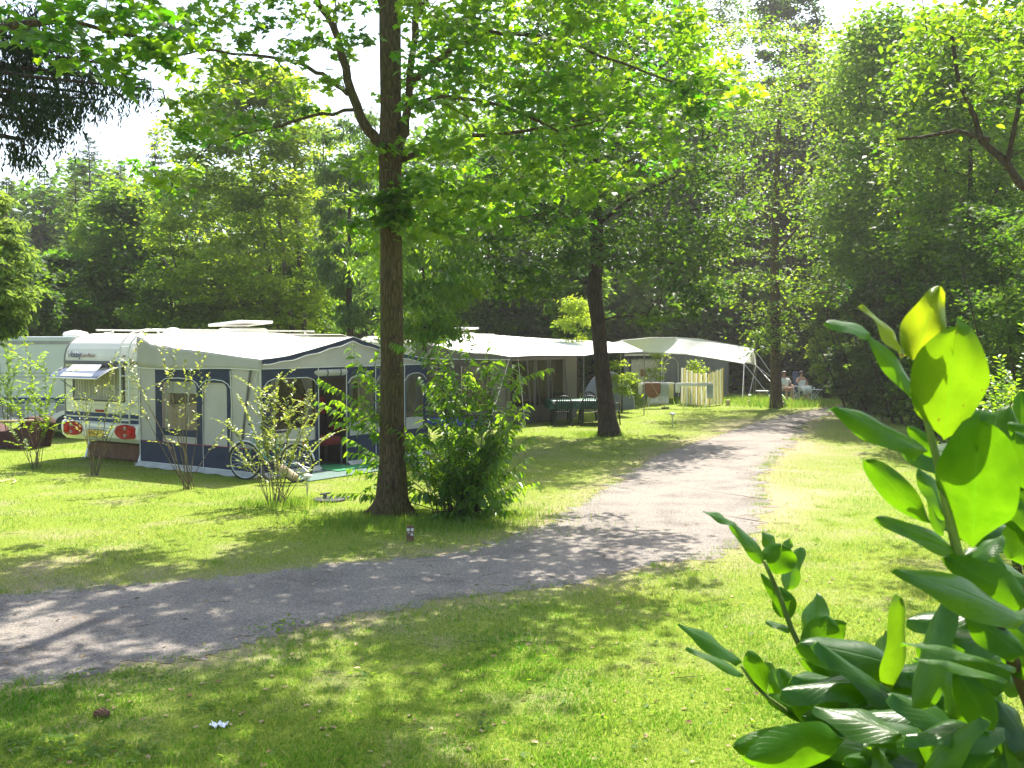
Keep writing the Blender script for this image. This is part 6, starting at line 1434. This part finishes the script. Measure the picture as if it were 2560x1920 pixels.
lleaf((2266, 888), (2174, 750), 60, RS, 72, .0, yel=.8, wave=.05)
lleaf((2300, 995), (2176, 830), 60, RS, -48, -.02, curl=.05); lleaf((2178, 835), (2084, 788), 52, RS-.02, -62, -.02, curl=.2)
lleaf((2359, 1100), (2392, 842), 178, RS-.0, 6, -.06, notch=1, yel=.16, blunt=.95, curl=.10)
lleaf((2320, 1128), (2118, 1000), 84, RS-.02, -55, -.05, curl=.10, fold=.3)
lleaf((2345, 1140), (2278, 1066), 46, RS+.03, 20)
lleaf((2385, 1092), (2512, 1040), 90, RS+.06, 12, .02, notch=.6); lleaf((2389, 1087), (2450, 1030), 50, RS+.08, 40)
lleaf((2433, 1370), (2440, 1090), 192, RS-.0, -6, -.07, notch=1, blunt=.95)
lleaf((2330, 1310), (2168, 1152), 74, RS, 10, -.02, blunt=1.15, curl=.02)
lleaf((2395, 1380), (2218, 1278), 66, RS, -50, -.03); lleaf((2380, 1300), (2310, 1170), 60, RS+.06, -40); lleaf((2360, 1340), (2330, 1180), 60, RS+.08, -55)
lleaf((2565, 1552), (2290, 1402), 104, RS-.06, -46, -.06, fold=.3); lleaf((2580, 1510), (2380, 1392), 100, RS-.03, 18, 0)
lleaf((2600, 1230), (2545, 1085), 90, RS+.04, 10); lleaf((2610, 1130), (2530, 1060), 60, RS+.1, 15); lleaf((2600, 1330), (2530, 1250), 60, RS+.1, 30)
lleaf((2430, 1400), (2500, 1330), 70, RS+.05, -50); lleaf((2560, 1640), (2424, 1528), 92, RS, 30); lleaf((2590, 1700), (2500, 1560), 90, RS+.03, 12)
lleaf((2542, 1672), (2268, 1575), 60, RS, 76, 0); lleaf((2520, 1700), (2300, 1620), 60, RS+.02, 74, 0); lleaf((2485, 1829), (2400, 1686), 92, 1.0, 8)
lleaf((1912, 1408), (1840, 1308), 44, LS, 40, -.02); lleaf((1842, 1312), (1767, 1270), 34, LS-.02, -60, -.02)
lleaf((1940, 1437), (1955, 1362), 92, LS, 5, .0, notch=1, blunt=1.0); lleaf((1942, 1379), (1912, 1328), 42, LS+.03, -40); lleaf((1962, 1382), (1970, 1345), 30, LS+.03, -40)
lleaf((1962, 1474), (1990, 1366), 62, LS+.03, -48); lleaf((1979, 1545), (1946, 1470), 62, LS, 15, notch=.5); lleaf((1975, 1540), (1912, 1432), 34, LS+.01, 30)
lleaf((2023, 1613), (2032, 1478), 84, LS+.02, -38, .03); lleaf((2039, 1676), (2068, 1543), 104, LS-.02, 4, 0, notch=.9, blunt=.95); lleaf((1978, 1575), (1918, 1547), 34, LS, -60)
lleaf((2043, 1696), (2140, 1655), 88, LS-.04, 10, notch=.5); lleaf((2060, 1600), (2120, 1560), 60, LS+.06, 20)
lleaf((1855, 1656), (1716, 1547), 60, LS-.05, -56, -.03); lleaf((1861, 1688), (1728, 1603), 50, LS-.04, 66, 0); lleaf((1914, 1732), (1874, 1632), 56, LS, 6, blunt=1.0)
lleaf((1958, 1745), (1928, 1656), 58, LS+.02, -46); lleaf((2039, 1793), (1922, 1735), 58, LS, 24); lleaf((2051, 1805), (1964, 1668), 84, LS-.03, -44, fold=.3); lleaf((2112, 1850), (1895, 1905), 120, BS-.1, -20, -.05, fold=.25)
rr = random.Random(77)
def rleaf(n, x0, x1, y0, y1, D0, D1, up=1):
    for _ in range(n):
        x, y = rr.uniform(x0, x1), rr.uniform(y0, y1); D = rr.uniform(D0, D1); a = R(rr.uniform(100, 215)) if rr.random() < .6 else R(rr.uniform(20, 110)); L = .115/D*FPX*rr.uniform(.75, 1.1)
        lleaf((x, y), (x+L*math.cos(a), y-L*abs(math.sin(a))*up*rr.uniform(.3, 1)), .048/D*FPX*rr.uniform(.85, 1.15), D, rr.choice([-58, -48, -35, 12, 30, 55, -65]), rr.uniform(-.05, .05), fold=.25, yel=.0 if rr.random() < .9 else .12)
rleaf(60, 2200, 2700, 1720, 2050, 1.0, 1.35); rleaf(22, 2050, 2350, 1860, 2060, 1.2, 1.4); rleaf(26, 2490, 2720, 1150, 1700, 1.0, 1.3); rleaf(24, 2150, 2450, 1660, 1800, 1.2, 1.5); rleaf(90, 2150, 2900, 1950, 2900, 1.05, 1.7)
me = bpy.data.meshes.new('foliage'); me.from_pydata(LV, [], LF); me.polygons.foreach_set('use_smooth', [True]*len(me.polygons))
at_ = me.attributes.new('lc', 'FLOAT_VECTOR', 'POINT'); at_.data.foreach_set('vector', np.array(LC, np.float32).ravel()); me.materials.append(M['laurel']); at_ = me.attributes.new('gloss', 'FLOAT', 'POINT'); at_.data.foreach_set('value', np.array(LG, np.float32))
lt = empty('laurel_bush', (1.0, 1.5, 0), 0, 'cherry laurel with big glossy leaves close to the camera at the lower right', 'bush')
o = link(bpy.data.objects.new('foliage', me)); o.parent = lt; o.location = -Vector(lt.location)
mb = MB(); mg = MB(); mh = MB(); mi = MB()
def stem(P, r0, r1, b_, D0=None):
    pts = [at(x, y, D)-Vector(lt.location) for x, y, D in P]; b_.tube(pts, [r0+(r1-r0)*i/(len(pts)-1) for i in range(len(pts))], 8)
stem([(2500, 2600, 1.5), (2300, 2100, 1.35), (2190, 1920, 1.28), (2130, 1852, 1.3), (2079, 1783, LS)], .008, .005, mb); stem([(2079, 1783, LS), (2035, 1690, LS), (1980, 1575, LS), (1945, 1480, LS), (1910, 1402, LS)], .005, .0025, mg)
stem([(2125, 1845, 1.3), (2023, 1812, LS), (1970, 1780, LS), (1918, 1743, LS), (1880, 1705, LS), (1853, 1665, LS)], .004, .002, mh)
stem([(2700, 2600, 1.5), (2640, 2100, 1.1), (2590, 1800, .95), (2520, 1620, .88), (2450, 1480, RS)], .008, .005, mb); stem([(2450, 1480, RS), (2393, 1377, RS), (2365, 1260, RS), (2345, 1160, RS), (2315, 1040, RS), (2296, 960, RS), (2272, 895, RS)], .005, .002, mi)
stem([(2680, 1800, 1.2), (2600, 1500, 1.2), (2560, 1350, 1.2), (2520, 1280, 1.2)], .005, .003, mb); stem([(2400, 2200, 1.3), (2350, 1950, 1.2), (2300, 1800, 1.2), (2330, 1700, 1.2)], .005, .003, mb)
for k in range(7): mb.tube([(-.3+.15*k, .1*(k % 3), 0), (-.25+.14*k, .05*(k % 2), .8), (-.2+.12*k, 0, 1.6)], [.02, .014, .008], 7)
mb.build('branches', M['bark_dark'], lt, smooth=True); mg.build('shoot', M['twig_green'], lt, smooth=True); mi.build('shoot', M['twig_green'], lt, smooth=True); mh.build('shoot', M['twig_green'], lt, smooth=True)

# ---------------- warm hazy air ----------------
m, nt, out = newmat('haze_air')
pv = nt.nodes.new('ShaderNodeVolumePrincipled'); pv.inputs['Color'].default_value = (1, .99, .95, 1); pv.inputs['Density'].default_value = .0006; pv.inputs['Anisotropy'].default_value = .35
nt.links.new(pv.outputs[0], out.inputs['Volume'])
hz = MB().box((0, 50, 16), (340, 260, 34)).build('haze', m); tag(hz, 'thin pale summer haze between the trees', 'haze', kind='stuff')
cy.volume_bounces = 0
